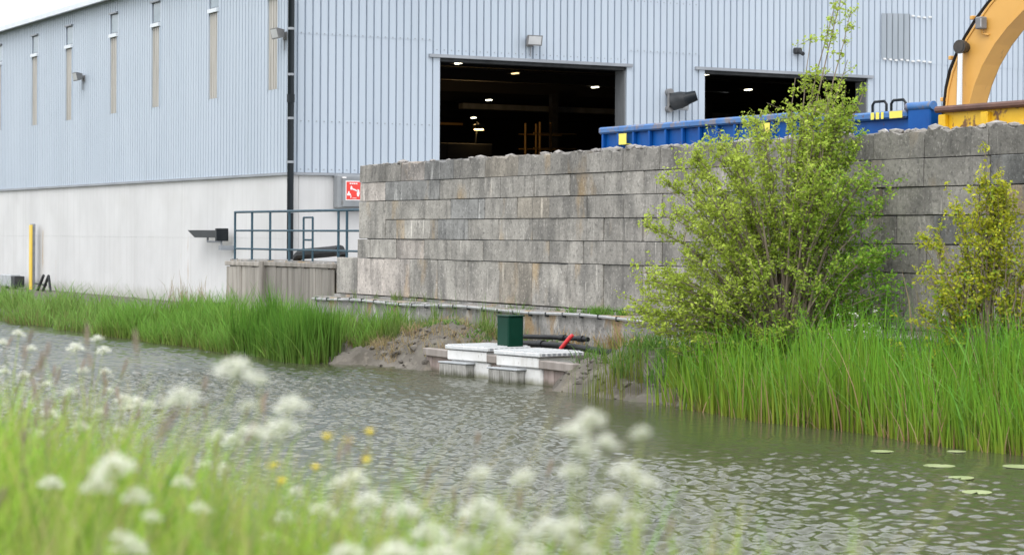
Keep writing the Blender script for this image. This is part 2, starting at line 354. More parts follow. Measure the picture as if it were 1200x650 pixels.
# ================================================================== WAREHOUSE
WX, WY = -49.85, 21.0
PITCH = .2133
wh = thing('warehouse', 'large blue-grey corrugated industrial shed on white concrete base', 'warehouse', (WX, WY, 0))
def corr(mb, org, du, dn, u0, u1, z0, z1a, z1b, depth=.058, n=None):
    """corrugated sheet: du along, dn outward normal"""
    n = n or max(1, round((u1-u0)/PITCH)); p = (u1-u0)/n; pts = []
    for i in range(n):
        for a, d in ((0, 0), (.77, 0), (.80, -1), (.95, -1)): pts.append((u0+(i+a)*p, d*depth))
    pts.append((u1, 0)); o = len(mb.v)
    for u, d in pts:
        b = Vector(org)+Vector(du)*u+Vector(dn)*d
        mb.v.append(b+Vector((0, 0, z0))); mb.v.append(b+Vector((0, 0, z1a+(z1b-z1a)*(u-u0)/(u1-u0))))
    for i in range(len(pts)-1): mb.f.append((o+2*i, o+2*i+2, o+2*i+3, o+2*i+1))
def zr(Y): return 9.67+.105*(min(Y, 82-Y)-21)
def front_sheet(i0, i1, z0, z1, off=0.0):          # rib index range on the gable
    mb = MB(); a, b = WY+i0*PITCH, WY+i1*PITCH
    corr(mb, (WX+off, 0, 0), (0, 1, 0), (1, 0, 0), a, b, z0, zr(a) if z1 is None else z1, zr(b) if z1 is None else z1, n=i1-i0)
    mb.build('cladding_sheet', 'clad', wh)
def spans(i0, i1):
    i = i0
    while i < i1:
        yield i, min(i+5, i1); i += 5
D1, D2 = (19, 47), (58, 86)
for a, b in spans(0, 19): front_sheet(a, b, 4.0, 7.56); front_sheet(a, b, 7.50, None, .006)
for a, b in spans(*D1): front_sheet(a, b, 7.14, None, .006)
for a, b in spans(47, 58): front_sheet(a, b, 4.0, 7.56); front_sheet(a, b, 7.50, None, .006)
for a, b in spans(*D2): front_sheet(a, b, 7.16, None, .006)
for a, b in spans(86, 188): front_sheet(a, b, 4.0, 7.66); front_sheet(a, b, 7.60, None, .006)
sc = MB()
for i in list(range(0, 19))+list(range(47, 58)):
    y = WY+(i+.38)*PITCH
    for z in (4.08, 5.3, 7.53, 8.9): sc.box((WX+.001, y-.012, z-.012), (WX+.016, y+.012, z+.012))
for i in range(*D1):
    sc.box((WX+.001, WY+(i+.38)*PITCH-.012, 7.26), (WX+.016, WY+(i+.38)*PITCH+.012, 7.285))
setp(sc.build('screws', 'flash', wh), kind='stuff')
# weathered replacement sheets beside the second door, hung a little skew
pm = MB(); corr(pm, (WX+.04, 0, 0), (0, 1, 0), (1, 0, 0), WY+88*PITCH, WY+93*PITCH, 7.69, 9.02, 9.06)
o = pm.build('patch_sheet', 'clad_old', wh); o.rotation_euler[0] = R(-.0); o['label'] = 'dull grey replacement sheet'
for k in range(9):
    y = WY+(88.3+k)*PITCH; MB().box((WX+.0, y, 7.66-.012*(k % 3)), (WX+.052, y+.10, 7.71-.012*(k % 3))).build('fixing_tab', 'white', wh)
for k in range(4):
    y = WY+(93.3+k)*PITCH; MB().box((WX+.0, y, 8.98-.012*(k % 3)), (WX+.05, y+.10, 9.03-.012*(k % 3))).build('fixing_tab', 'white', wh)
# side elevation along the canal
XE = -101.0
wins = [-50.97, -55.23, -59.95, -63.83, -68.45, -72.38, -76.95, -80.9, -85.4, -89.4, -93.8]
def side_sheet(x0, x1, z0, z1, mat='clad', off=0, name='cladding_sheet', parent=None):
    mb = MB(); corr(mb, (0, WY+off, 0), (1, 0, 0), (0, -1, 0), x0, x1, z0, z1, z1, n=max(1, round((x1-x0)/PITCH)) if mat == 'clad' else 4)
    return mb.build(name, mat, parent or wh)
edge = WX
for cx in wins+[None]:
    x0 = XE if cx is None else cx+.35
    n = math.ceil((edge-x0)/1.07); 
    for k in range(n): side_sheet(x0+(edge-x0)*k/n, x0+(edge-x0)*(k+1)/n, 4.0, 9.67)
    if cx is None: break
    a, b = cx-.35, cx+.35
    edge = a
    side_sheet(a, b, 4.0, 6.14); side_sheet(a, b, 9.26, 9.67)
    wn = MB().box((a+.02, WY+.03, 8.60), (b-.02, WY+.07, 9.22)).build('window', 'flash', wh)
    MB().box((a+.06, WY+.022, 8.64), (b-.06, WY+.028, 9.18)).build('pane', 'pane', wn)
    MB().box((a-.03, WY-.07, 9.21), (b+.03, WY+.05, 9.26)).build('head_flashing', 'flash', wn)
    MB().box((a-.01, WY-.07, 8.49), (b+.01, WY+.05, 8.595)).build('sill', 'trimlight', wn)
    side_sheet(a+.005, b-.005, 6.145, 8.475, 'strip', .012, 'translucent_strip')
    for s in (a-.02, b-.02): MB().box((s, WY-.03, 6.14), (s+.035, WY+.05, 8.47)).build('strip_trim', 'clad', wh)
MB().box((WX-.10, WY-.012, 3.98), (WX+.012, WY+.10, 9.68)).build('corner_trim', 'clad', wh)
# plinth panels
xs = [WX-.02]+[WX-.02-k*3.95 for k in range(1, 14)]
for k in range(13):
    for za, zb in ((-.4, 2.319), (2.321, 3.98)): MB().bbox((xs[k+1]+.005, WY+.03, za), (xs[k]-.005, WY+.25, zb), .003).build('concrete_panel', 'plinth', wh)
for a, b in ((WY+.26, WY+19*PITCH-.02), (WY+47*PITCH+.02, WY+58*PITCH-.02), (WY+86*PITCH+.02, WY+92*PITCH), (WY+92*PITCH+.01, WY+188*PITCH)):
    MB().bbox((WX-.25, a, 1.0), (WX-.03, b, 3.97), .008).build('concrete_panel', 'plinth', wh)
fl = MB(); fl.box((XE, WY-.05, 3.93), (WX+.05, WY+.03, 3.995)); fl.build('drip_flashing', 'flash', wh)
for a, b in ((0, 19), (47, 58), (86, 188)):
    MB().box((WX-.03, WY+a*PITCH, 3.93), (WX+.05, WY+b*PITCH, 3.995)).build('drip_flashing', 'flash', wh)
# door openings: head trim, jambs
for (a, b), zt in ((D1, 7.14), (D2, 7.16)):
    ya, yb = WY+a*PITCH, WY+b*PITCH
    fr = MB().box((WX-.05, ya-.16, zt-.07), (WX+.09, yb+.10, zt+.012)).build('door_head', 'flash', wh)
    MB().box((WX-.34, ya-.02, zt-.16), (WX-.052, yb+.02, zt-.015)).build('lintel', 'darksteel', fr)
    MB().box((WX-.03, ya-.03, YARD), (WX+.03, ya+.16, zt-.072)).build('door_jamb', 'clad', wh)
    MB().box((WX-.52, yb-.10, YARD), (WX-.03, yb-.02, zt-.17)).build('door_jamb', 'reveal', wh)
    MB().box((WX-.03, yb-.06, YARD), (WX+.03, yb+.10, zt-.072)).build('door_jamb', 'clad', wh)
# roof and eaves
rf = MB().prism([(XE-.3, WY-.25, 9.67-.02), (XE-.3, 41, 11.79), (XE-.3, 61.25, 9.65), (XE-.3, 61.25, 9.80), (XE-.3, 41, 11.95), (XE-.3, WY-.25, 9.80)], (WX+.25-XE+.3, 0, 0)).build('roof', 'roof', wh)
MB().box((XE-.3, WY-.34, 9.62), (WX+.2, WY-.255, 9.79)).build('gutter', 'trimlight', wh)
# hall interior
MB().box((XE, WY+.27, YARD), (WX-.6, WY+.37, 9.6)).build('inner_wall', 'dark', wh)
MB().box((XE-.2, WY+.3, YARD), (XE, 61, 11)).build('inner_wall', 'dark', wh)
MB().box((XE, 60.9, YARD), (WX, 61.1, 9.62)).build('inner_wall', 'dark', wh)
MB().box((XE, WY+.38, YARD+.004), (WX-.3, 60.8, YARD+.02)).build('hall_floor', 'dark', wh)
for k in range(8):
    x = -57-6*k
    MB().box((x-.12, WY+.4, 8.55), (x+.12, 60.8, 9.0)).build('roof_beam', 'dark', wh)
for x, y in ((-66, 31), (-66, 41), (-66, 51), (-80, 36), (-80, 46), (-80, 54)):
    MB().box((x-.15, y-.15, YARD), (x+.15, y+.15, 8.54)).build('column', 'darksteel', wh)
MB().box((-81.2, 42, 7.82), (-80.8, 56, 8.05)).build('crane_rail', 'reveal', wh)
MB().box((-81.2, 40, 7.1), (-80.8, 42, 7.2)).build('crane_rail', 'ochre', wh)

# lamps hanging in the hall
LAMPS = [(-67.3, 34.8, 8.5, 'lit strip lamp highest at the left of the left doorway', 0), (-70.4, 38.8, 8.5, 'dim amber strip lamp in the upper middle of the left doorway', 1),
 (-75.2, 45.2, 8.5, 'lit strip lamp near the right jamb of the left doorway', 0), (-85.0, 45.5, 8.5, 'small lit lamp in the middle left of the left doorway', 0),
 (-90.8, 51.7, 8.5, 'small lit lamp above the scaffold tower in the left doorway', 0), (-97.5, 51.3, 8.45, 'smallest lit lamp, lowest above the heap in the left doorway', 0),
 (-66.9, 45.1, 8.5, 'lit strip lamp in the upper left corner of the right doorway', 0), (-73.0, 51.3, 8.5, 'lit lamp seen through the shrub in the right doorway', 0)]
for x, y, z, lab, dim in LAMPS:
    t = thing('hall_lamp', lab, 'lamp', (x, y, z), 'strip lamps inside the hall')
    MB().box((x-.5, y-.10, z+.04), (x+.5, y+.10, z+.10)).build('housing', 'darksteel', t)
    MB().box((x-.2, y-.06, z+.0), (x+.2, y+.06, z+.038)).build('tube', 'lampdim' if dim else 'lampon', t)
    MB().tube([(x, y, z+.12), (x, y, min(zr(y)-.05, z+3))], .012, 5).build('hanger', 'darksteel', t)
# heap, bay wall, scaffold in the hall
hp = MB(); ny_, nx_ = 40, 14
for j in range(ny_+1):
    for i in range(nx_+1):
        y = 28+12.2*j/ny_; x = -75.2-9*i/nx_
        e = min(1, (40.2-y)/1.2+.15)*min(1, i/2+.1 if i < 2 else 1)
        hp.v.append(Vector((x, y, YARD+.1+(4.55+.35*fbm(x, y, .8)+.12*fbm(x, y, 3))*max(0, e)*(1-.5*i/nx_))))
for j in range(ny_):
    for i in range(nx_): hp.f.append((j*(nx_+1)+i, j*(nx_+1)+i+1, (j+1)*(nx_+1)+i+1, (j+1)*(nx_+1)+i))
setp(hp.build('heap', 'gravelheap', smooth=True), 'brown heap behind the bay wall inside the left doorway', 'heap')
t = thing('bay_wall', 'dark bay wall in front of the heap inside the left doorway', 'wall', (-75, 34, YARD))
for k in range(6): MB().bbox((-75.15, 28+2.04*k, YARD+.02), (-74.85, 30.03+2.04*k, 6.05), .02).build('panel', 'dark', t)
t = thing('work_lamp', 'warm lit work lamp on the end of the bay wall', 'lamp', (-74.6, 39.5, 6.62))
MB().bbox((-74.75, 39.3, 6.62), (-74.5, 39.7, 6.8), .02).build('housing', 'darksteel', t)
MB().box((-74.72, 39.34, 6.58), (-74.53, 39.66, 6.617)).build('lens', 'lampwarm', t)
MB().tube([(-74.9, 39.5, 6.0), (-74.75, 39.5, 6.9), (-74.62, 39.5, 6.8)], .03, 6).build('bracket', 'darksteel', t)
ld = bpy.data.lights.new('work_lamp_light', 'POINT'); ld.energy = 80; ld.color = (1, .62, .25); ld.shadow_soft_size = .1
lo = bpy.data.objects.new('work_lamp_light', ld); COL.objects.link(lo); lo.location = (-.55, -.2, .75); lo.parent = t
t = thing('scaffold_tower', 'ochre scaffold tower inside the left doorway', 'scaffold', (-75, 42.8, YARD))
for x in (-75, -76.2):
    for y in (42.5, 43.0): MB().tube([(x, y, YARD), (x, y, 7.0)], .05, 6).build('upright', 'ochre', t)
    for z in (3, 4, 5, 5.95, 6.55): MB().tube([(x, 42.2, z), (x, 44.2, z)], .03, 6).build('rung', 'ochre', t)

# ------------------------------------------------------------------ fittings on the building
t = thing('downpipe', 'black downpipe at the corner of the shed with grey clips', 'downpipe', (WX+.02, WY-.14, 1.8))
MB().tube([(WX+.115, WY-.03, 1.8), (WX+.115, WY-.03, 8.5), (WX+.10, WY-.34, 8.75), (WX+.10, WY-.34, 9.62)], .085, 10).build('pipe', 'pipe', t, True)
for z in (3.0, 4.25, 5.35, 6.45, 7.6, 8.4):
    MB().tube([(WX+.115, WY-.03, z-.03), (WX+.115, WY-.03, z+.03)], .097, 10).box((WX+.02, WY-.05, z-.025), (WX+.06, WY-.01, z+.025)).build('clip', 'flash', t)
MB().tube([(WX+.115, WY-.03, 5.75), (WX+.115, WY-.03, 5.95)], .10, 10).build('collar', 'pipe', t)

def floodlight(loc, label, face):          # face 'x' gable or 'y' side
    t = thing('floodlight', label, 'floodlight', loc, 'floodlights on the shed walls')
    m = Matrix.Translation(loc) @ (Matrix.Rotation(R(90), 4, 'Z') if face == 'y' else Matrix.Identity(4)) @ Matrix.Rotation(R(0), 4, 'Z')
    if face == 'y': m = Matrix.Translation(loc) @ Matrix.Rotation(R(-90), 4, 'Z')
    b = MB(); b.add([m @ Vector(p) for p in ((.08, -.15, -.09), (.08, .15, -.09), (.08, .15, .10), (.08, -.15, .10), (.26, -.23, -.14), (.26, .23, -.14), (.32, .23, .13), (.32, -.23, .13))],
          [(0, 3, 2, 1), (4, 5, 6, 7), (0, 1, 5, 4), (1, 2, 6, 5), (2, 3, 7, 6), (3, 0, 4, 7)])
    b.build('housing', 'lampbody', t)
    g = MB(); g.add([m @ Vector(p) for p in ((.267, -.19, -.11), (.267, .19, -.11), (.318, .19, .10), (.318, -.19, .10), (.274, -.19, -.11), (.274, .19, -.11), (.325, .19, .10), (.325, -.19, .10))],
          [(0, 3, 2, 1), (4, 5, 6, 7), (0, 1, 5, 4), (1, 2, 6, 5), (2, 3, 7, 6), (3, 0, 4, 7)])
    g.build('lens', 'lampglass', t)
    MB().tube([m @ Vector((0, 0, -.05)), m @ Vector((.1, 0, -.05))], .04, 8).box((-.02, -.10, -.15), (.02, .10, .05), m).build('bracket', 'lampbody', t)
    MB().tube([m @ Vector((.03, .02, -.14)), m @ Vector((.03, .02, -.42))], .02, 6).build('cable', 'flash', t)
floodlight((WX+.02, 27.9, 7.63), 'boxy floodlight above the left doorway', 'x')
floodlight((-66.85, WY-.02, 7.45), 'small floodlight on the canal side between the tall window strips', 'y')
floodlight((-50.15, WY-.02, 7.5), 'small floodlight tucked beside the black downpipe', 'y')

# hooded cowl between the doors
t = thing('vent_cowl', 'dark grey hooded vent cowl between the two doorways', 'vent', (WX, 32.5, 6.2))
for z in (6.42, 5.96): MB().tube([(WX, 32.32, z), (WX+.16, 32.32, z)], .10, 12).build('mounting_disc', 'lampbody', t, True)
MB().bbox((WX+.06, 32.24, 5.96), (WX+.16, 32.48, 6.42), .03).build('back_plate', 'lampbody', t)
MB().tube([(WX+.12, 32.42, 6.16), (WX+.34, 32.56, 6.20), (WX+.48, 32.66, 6.24)], [.25, .24, .18], 14).build('body', 'darksteel', t, True)
MB().tube([(WX+.42, 32.60, 6.22), (WX+.62, 32.86, 6.32)], [.19, .14], 14, False).build('hood', 'pipe', t, True)
MB().tube([(WX+.20, 32.50, 6.02), (WX+.42, 32.72, 6.00)], [.10, .10], 10).build('nozzle', 'galv', t, True)
t = thing('wall_bracket', 'small dark bracket on the cladding above the right doorway', 'bracket', (WX, 36.7, 7.75))
MB().bbox((WX, 36.58, 7.68), (WX+.16, 36.82, 7.86), .03).build('body', 'darksteel', t); MB().tube([(WX+.16, 36.7, 7.74), (WX+.34, 36.7, 7.66)], .06, 8).build('snout', 'darksteel', t)

# fire hose cabinet
t = thing('hose_cabinet', 'grey fire hose cabinet with red sign behind the block wall', 'cabinet', (WX, 22.8, 3.1))
MB().bbox((WX-.03, 22.20, 3.10), (WX+.28, 23.25, 3.95), .03).build('body', 'greybox', t)
dr = MB().bbox((WX+.283, 22.32, 3.14), (WX+.315, 23.20, 3.90), .012).build('door', 'greybox', t)
for z in (3.25, 3.78): MB().tube([(WX+.30, 22.325, z-.04), (WX+.30, 22.325, z+.04)], .022, 8).build('hinge', 'lampbody', dr)
MB().box((WX+.2, 22.31, 3.862), (WX+.322, 22.42, 3.898)).build('sticker', 'signwhite', dr)
X0 = WX+.316
sg = MB().box((X0, 22.40, 3.30), (X0+.006, 22.84, 3.80)).build('sign', 'signwhite', t)
MB().box((X0+.006, 22.422, 3.325), (X0+.010, 22.818, 3.775)).build('red_panel', 'red', sg)
def glyph(pts):
    MB().prism([(X0+.0102, 22.422+.396*a, 3.325+.45*b) for a, b in pts], (.004, 0, 0)).build('pictogram', 'signwhite', sg)
glyph([(.27, .55), (.45, .55), (.40, .72), (.33, .78), (.27, .68)])                       # valve
glyph([(.42, .55), (.78, .44), (.80, .50), (.46, .63)])                                    # hose
glyph([(.74, .20), (.86, .16), (.92, .35), (.88, .56), (.78, .58), (.72, .38)])            # reel
glyph([(.04, .22), (.30, .22), (.30, .32), (.22, .34), (.20, .46), (.12, .46), (.10, .34), (.04, .32)])   # hand
glyph([(.28, .08), (.33, .08), (.33, .24), (.28, .24)])
for a, b, c, d in ((.22, .86, .34, .93), (.37, .86, .47, .93), (.50, .86, .62, .93), (.65, .86, .76, .93), (.42, .06, .70, .09)): glyph([(a, b), (c, b), (c, d), (a, d)])

# ================================================================== BLOCK WALL
def block_mesh(seed, rough_top=False):
    rr = random.Random(seed); bm = bmesh.new(); bmesh.ops.create_cube(bm, size=1)
    if rough_top:
        bmesh.ops.subdivide_edges(bm, edges=[e for e in bm.edges if abs(e.verts[0].co.x-e.verts[1].co.x) > .5], cuts=7)
        bmesh.ops.subdivide_edges(bm, edges=[e for e in bm.edges if abs(e.verts[0].co.y-e.verts[1].co.y) > .5], cuts=2)
        for v in bm.verts:
            if v.co.z > .4:
                v.co.z += rr.uniform(-.12, .07)-(.04 if v.co.y < -.4 else 0); v.co.y += rr.uniform(.0, .03) if v.co.y < -.4 else 0
    else:
        bmesh.ops.bevel(bm, geom=bm.edges[:], offset=.015, segments=1, affect='EDGES')
        for v in bm.verts: v.co += Vector((rr.uniform(-.004, .004), rr.uniform(-.008, .008), rr.uniform(-.012, .012)))
    me = bpy.data.meshes.new('block'); bm.to_mesh(me); bm.free(); me.materials.append(MT['block']); return me
BM = [block_mesh(k) for k in range(6)]; BT = [block_mesh(30+k, True) for k in range(8)]
bw = thing('block_wall', 'long stained grey concrete block wall above the canal bank', 'wall', (-26, 20.4, 1.1))
def cont(lst, end=-5.0):
    l = list(lst)
    while l[-1] < end: l.append(l[-1]+1.3)
    return l
ROWS = [((1.10, 1.92), cont([-44.72, -43.57, -42.18, -40.92, -39.62, -38.26, -36.91, -35.6, -34.23, -32.97, -31.61, -30.3, -29.0, -27.7, -26.4, -25.5, -24.53, -23.2])),
 ((1.92, 2.34), cont([-43.55, -42.85, -41.57, -40.24, -38.97, -37.58, -36.21, -34.92, -33.66, -32.28, -31.01, -29.7, -28.4, -27.1, -25.9, -24.98, -24.02])),
 ((2.34, 2.76), cont([-42.12, -41.57, -39.59, -38.25, -36.95, -35.59, -34.27, -32.96, -31.66, -30.35, -29.05, -27.75, -26.45, -25.5, -24.7, -23.86, -22.63])),
 ((2.76, 3.17), cont([-42.13, -40.18, -39.01, -37.53, -36.19, -34.93, -33.54, -32.27, -31.02, -29.7, -28.4, -27.1, -25.9, -25.03, -24.06, -22.9])),
 ((3.17, 3.585), cont([-43.45, -42.13, -40.8, -39.51, -38.18, -36.87, -35.52, -34.18, -32.94, -31.62, -30.3, -29.0, -27.7, -26.4, -25.3, -24.07, -22.67])),
 ((3.585, 4.0), cont([-43.45, -42.14, -41.37, -40.21, -38.86, -37.52, -36.17, -34.88, -33.55, -32.3, -31.11, -29.85, -28.55, -27.3, -26.2, -25.24, -24.07, -22.71]))]
rb = random.Random(11)
def put_block(x0, x1, z0, z1, top=False):
    k = (x0+43.5)/21.0; k = max(0, min(1, k)); g = 1.48-.45*k+rb.uniform(-.16, .16)
    if top: g *= .80
    c = [g*1.02, g*.985, g*.935]
    u = rb.random()
    if x0 < -39 and u < .22: c = [g*1.22, g*1.13, g*1.08]
    elif u < .06: c = [g*1.03, g*.95, g*.84]
    elif u > .92: c = [g*.80, g*.81, g*.82]
    if not top and z1-z0 > .7: c = [v*1.10 for v in c]
    me = (BT if top else BM)[rb.randrange(8 if top else 6)]
    d = rb.uniform(-.014, .014)
    inst('block', me, ((x0+x1)/2, 20.4+d, (z0+z1)/2), (x1-x0-.016, .8, z1-z0-.013), 0, bw, c)
for r, ((z0, z1), js) in enumerate(ROWS):
    for a, b in zip(js, js[1:]): put_block(a, b, z0, z1, r == 5)
put_block(-43.5, -42.13, 2.34, 3.17)
cb = MB().box((-43.3, 20.12, 1.15), (-5.2, 20.66, 3.78)).build('joint_backing', 'flash', bw)  # added inner box, stops sky showing through the gaps and keeps them dark
# loose rubble along the top of the wall
rub = MB()
for k in range(260):
    x = random.uniform(-43.3, -12) if random.random() < .45 else random.uniform(-34, -20); y = random.uniform(20.05, 20.6); s = random.choice((.03, .045, .06, .09))*random.uniform(.7, 1.2)
    bm = bmesh.new(); bmesh.ops.create_icosphere(bm, subdivisions=1, radius=1)
    mt = Matrix.Rotation(random.uniform(0, 6), 3, 'Z')
    vs = [mt @ Vector((v.co.x*s*1.6*random.uniform(.75, 1.2), v.co.y*s*1.2*random.uniform(.75, 1.2), v.co.z*s*.7*random.uniform(.7, 1.2)))+Vector((x, y, 3.985+s*.2)) for v in bm.verts]
    bm.verts.index_update(); rub.add(vs, [tuple(v.index for v in f.verts) for f in bm.faces]); bm.free()
setp(rub.build('rubble', 'rubble'), 'pale crumbs of rubble lying along the top of the block wall', 'rubble', kind='stuff')

# ledge below the wall, its segments, and the conduit clipped along it
lg = thing('concrete_ledge', 'low concrete ledge running along the foot of the block wall', 'ledge', (-26, 19.7, .2))
x = -44.85; k = 0
while x < -5:
    L = 2.6; MB().bbox((x+.004, 19.5+.006*(k % 3), -.1), (x+L-.004, 19.97, 1.03+.008*((k*7) % 3)), .018).build('ledge_segment', 'ledge', lg)
    x += L; k += 1
MB().box((-44.8, 19.975, -.1), (-5, 20.78, 1.085)).build('ledge_footing', 'ledge', lg)
ct = thing('conduit', 'pale grey cable conduit clipped along the edge of the ledge', 'conduit', (-26, 19.47, 1.0))
pts = [(xx, 19.455+.006*math.sin(xx*3.1), 1.0+.018*math.sin(xx*1.3)-.012*math.sin(xx*.4)) for xx in np.arange(-44.8, -8, .4)]
MB().tube(pts, .028, 6).build('pipe', 'conduit', ct, True)
for xx in np.arange(-44.6, -8, .62):
    MB().box((xx-.014, 19.425, 1.0+.018*math.sin(xx*1.3)-.05), (xx+.014, 19.498, 1.0+.018*math.sin(xx*1.3)+.034)).build('clip', 'darksteel', ct)

# ================================================================== PLATFORM, FENCE, RAILING
pf = thing('platform', 'concrete service platform at the corner of the shed', 'platform', (-47.5, 20.5, 1.6))
MB().bbox((-51.45, 20.03, 1.55), (-44.75, 20.96, 1.79), .01).build('deck', 'ledge', pf)
MB().box((-51.4, 20.06, .1), (-44.75, 20.28, 1.548)).build('upstand', 'ledge', pf)
fences = [('pale weathered plank fence below the left end of the railing', -51.5, -49.12, 7, 1.16, 1.72), ('dark weathered plank fence below the railing beside the block wall', -48.86, -44.78, 12, .82, 1.74)]
for lab, x0, x1, n, g, zt in fences:
    t = thing('plank_fence', lab, 'fence', ((x0+x1)/2, 19.98, .2), 'plank fences under the platform')
    wdt = (x1-x0)/n
    for i in range(n):
        q = g*random.uniform(.85, 1.15); a = x0+i*wdt
        o = MB().bbox((a+.006, 19.955+random.uniform(-.012, .012), .0), (a+wdt-.006, 20.0, zt-.09+random.uniform(-.025, .015)), .008).build('plank', 'wood', t); o.color = (q, q*.985, q*.95, 1)
    o = MB().bbox((x0-.04, 19.92, zt-.085), (x1+.03, 20.025, zt+.02), .012).build('cap_rail', 'wood', t); o.color = (g*1.05, g*1.03, g, 1)
t = thing('fence_post', 'square timber post between the two plank fences', 'post', (-49.0, 19.95, 0))
o = MB().bbox((-49.09, 19.87, 0), (-48.90, 20.02, 1.78), .015).build('post', 'wood', t); o.color = (.85, .83, .8, 1)
rl = thing('railing', 'dark blue-grey tubular railing on the service platform', 'railing', (-47.5, 20.05, 1.79))
for x in (-51.28, -50.12, -48.93, -47.72, -44.83, -44.36):
    MB().tube([(x, 20.1, 1.79), (x, 20.1, 2.99)], .032, 8).box((x-.07, 20.04, 1.792), (x+.07, 20.16, 1.805)).build('post', 'bluesteel', rl)
for z in (2.99, 2.52, 2.06): MB().tube([(-51.30, 20.1, z), (-43.3, 20.1, z)], .030 if z > 2.9 else .024, 8).build('rail', 'bluesteel', rl)
lp = thing('ladder_hoop', 'small tubular ladder hoop standing behind the railing', 'ladder', (-47.2, 20.5, 1.79))
for x in (-47.55, -47.0): MB().tube([(x, 20.4, 1.79), (x, 20.4, 2.84)], .028, 8).build('stile', 'bluesteel', lp)
for z in (2.84, 2.3): MB().tube([(-47.55, 20.4, z), (-47.0, 20.4, z)], .022, 8).build('rung', 'bluesteel', lp)
MB().tube([(-48.5, 20.62, 1.80), (-48.42, 20.62, 1.88), (-48.2, 20.62, 1.95), (-47.5, 20.62, 1.98), (-46.6, 20.62, 2.02), (-45.9, 20.62, 2.06), (-45.75, 20.62, 1.90)], [.10, .12, .13, .13, .13, .13, .12], 10).build('hose', 'rubber')
o = bpy.data.objects['hose']; setp(o, 'thick black hose lying on the platform behind the railing', 'hose')

# small things along the white concrete base
t = thing('gauge_post', 'yellow post with grey back standing against the white base', 'post', (-71.7, 20.7, 0))
MB().bbox((-71.85, 20.66, .1), (-71.62, 20.72, 2.7), .01).build('face', 'postyellow', t); MB().bbox((-71.95, 20.725, .1), (-71.72, 20.85, 2.74), .01).build('back_channel', 'flash', t)
t = thing('wall_chute', 'black spout on a bracket sticking out of the white base', 'spout', (-54.5, 20.7, 2.4))
MB().prism([(-56.0, 20.55, 2.53), (-53.75, 20.55, 2.53), (-53.75, 20.55, 2.33), (-55.45, 20.55, 2.33)], (0, .24, 0)).build('body', 'pipe', t)
MB().box((-53.75, 20.5, 2.24), (-53.65, 20.84, 2.58)).build('flange', 'pipe', t)
MB().tube([(-54.75, 20.67, 2.36), (-54.75, 20.67, 2.22), (-53.72, 20.67, 2.22), (-53.72, 20.67, 2.05)], .028, 6).box((-53.8, 20.62, 2.0), (-53.66, 21.04, 2.12)).build('bracket', 'flash', t)
t = thing('switch_box', 'grey electrical box on a short stand against the white base', 'box', (-73.2, 20.4, .3))
MB().bbox((-74.0, 20.25, .58), (-72.65, 20.6, .98), .02).build('box', 'galv', t); MB().bbox((-72.64, 20.27, .56), (-72.2, 20.62, .94), .02).build('end_cover', 'darksteel', t)
for x in (-73.8, -72.7): MB().box((x-.04, 20.4, .1), (x+.04, 20.5, .579)).build('leg', 'darksteel', t)
t = thing('metal_trestle', 'small dark metal trestle leaning beside the yellow post', 'trestle', (-69.4, 20.5, .3))
for a, b in (((-70.3, .45), (-69.55, 1.02)), ((-69.7, .45), (-68.98, 1.02)), ((-68.98, 1.02), (-68.7, .4))):
    MB().tube([(a[0], 20.5, a[1]), (b[0], 20.5, b[1])], .05, 6).build('leg', 'darksteel', t)
MB().tube([(-70.6, 20.52, .73), (-69.3, 20.52, .70)], .03, 6).build('brace', 'darksteel', t)
t = thing('drain_outlet', 'round dark drain pipe end by the foot of the pale plank fence', 'pipe', (-52.6, 20.3, .45))
MB().tube([(-52.62, 20.0, .48), (-52.62, 21.02, .52)], .16, 12, False).build('pipe', 'rubber', t, True)

# ================================================================== PUMP STATION ON THE BANK
def unit(cx, cy, label):
    t = thing('pump_unit', label, 'pump', (cx, cy, 0), 'white pump housings at the water edge')
    m = Matrix.Translation((cx, cy, 0)) @ Matrix.Rotation(R(9), 4, 'Z')
    MB().bbox((.0, .0, .27), (1.13, .82, .44), .015, m).build('collar', 'pumpwhite', t)
    MB().bbox((.03, .04, -.3), (1.17, .78, .262), .03, m).build('housing', 'pumpwhite', t)
    lid = MB().bbox((-.03, -.03, .455), (1.20, .92, .525), .012, m).build('lid', 'lid', t)
    for i in range(11): MB().box((.04+i*.105, -.02, .526), (.075+i*.105, .90, .540), m).build('lid_slat', 'lid', lid)
    for i in range(8): MB().box((1.198, .03+i*.11, .47), (1.206, .09+i*.11, .51), m).build('edge_hole', 'flash', lid)
    gr = MB().bbox((-.02, -.15, -.2), (.74, .035, .215), .012, m).build('grille', 'grille', t)
    MB().bbox((-.04, -.17, .217), (.78, .038, .244), .006, m).build('grille_cap', 'galv', gr)
    for i in range(16): MB().box((.0+i*.046, -.162, -.2), (.022+i*.046, -.1505, .20), m).build('bar', 'grille', gr)
    for i in range(3): MB().box((.7405, -.12+i*.046, -.2), (.75, -.10+i*.046, .20), m).build('bar', 'grille', gr)
    return t
unit(-33.22, 16.98, 'left white pump housing with a grey inlet grille at the water edge')
unit(-31.42, 16.98, 'right white pump housing with a grey inlet grille at the water edge')
rv = thing('timber_revetment', 'brown timber revetment with a heavy top beam around the pump housings', 'revetment', (-31.5, 17.25, 0))
for a, b in ((-34.55, -33.25), (-32.1, -31.4), (-30.3, -29.2)):
    MB().bbox((a, 17.16, .27), (b, 17.32, .405), .012).build('beam', 'board', rv)
    n = max(2, round((b-a)/.2))
    for i in range(n):
        q = random.uniform(.85, 1.2)
        o = MB().bbox((a+(b-a)*i/n+.004, 17.24+random.uniform(0, .015), -.5), (a+(b-a)*(i+1)/n-.004, 17.30, .268), .006).build('board', 'board', rv); o.color = (q*1.1, q, q, 1)
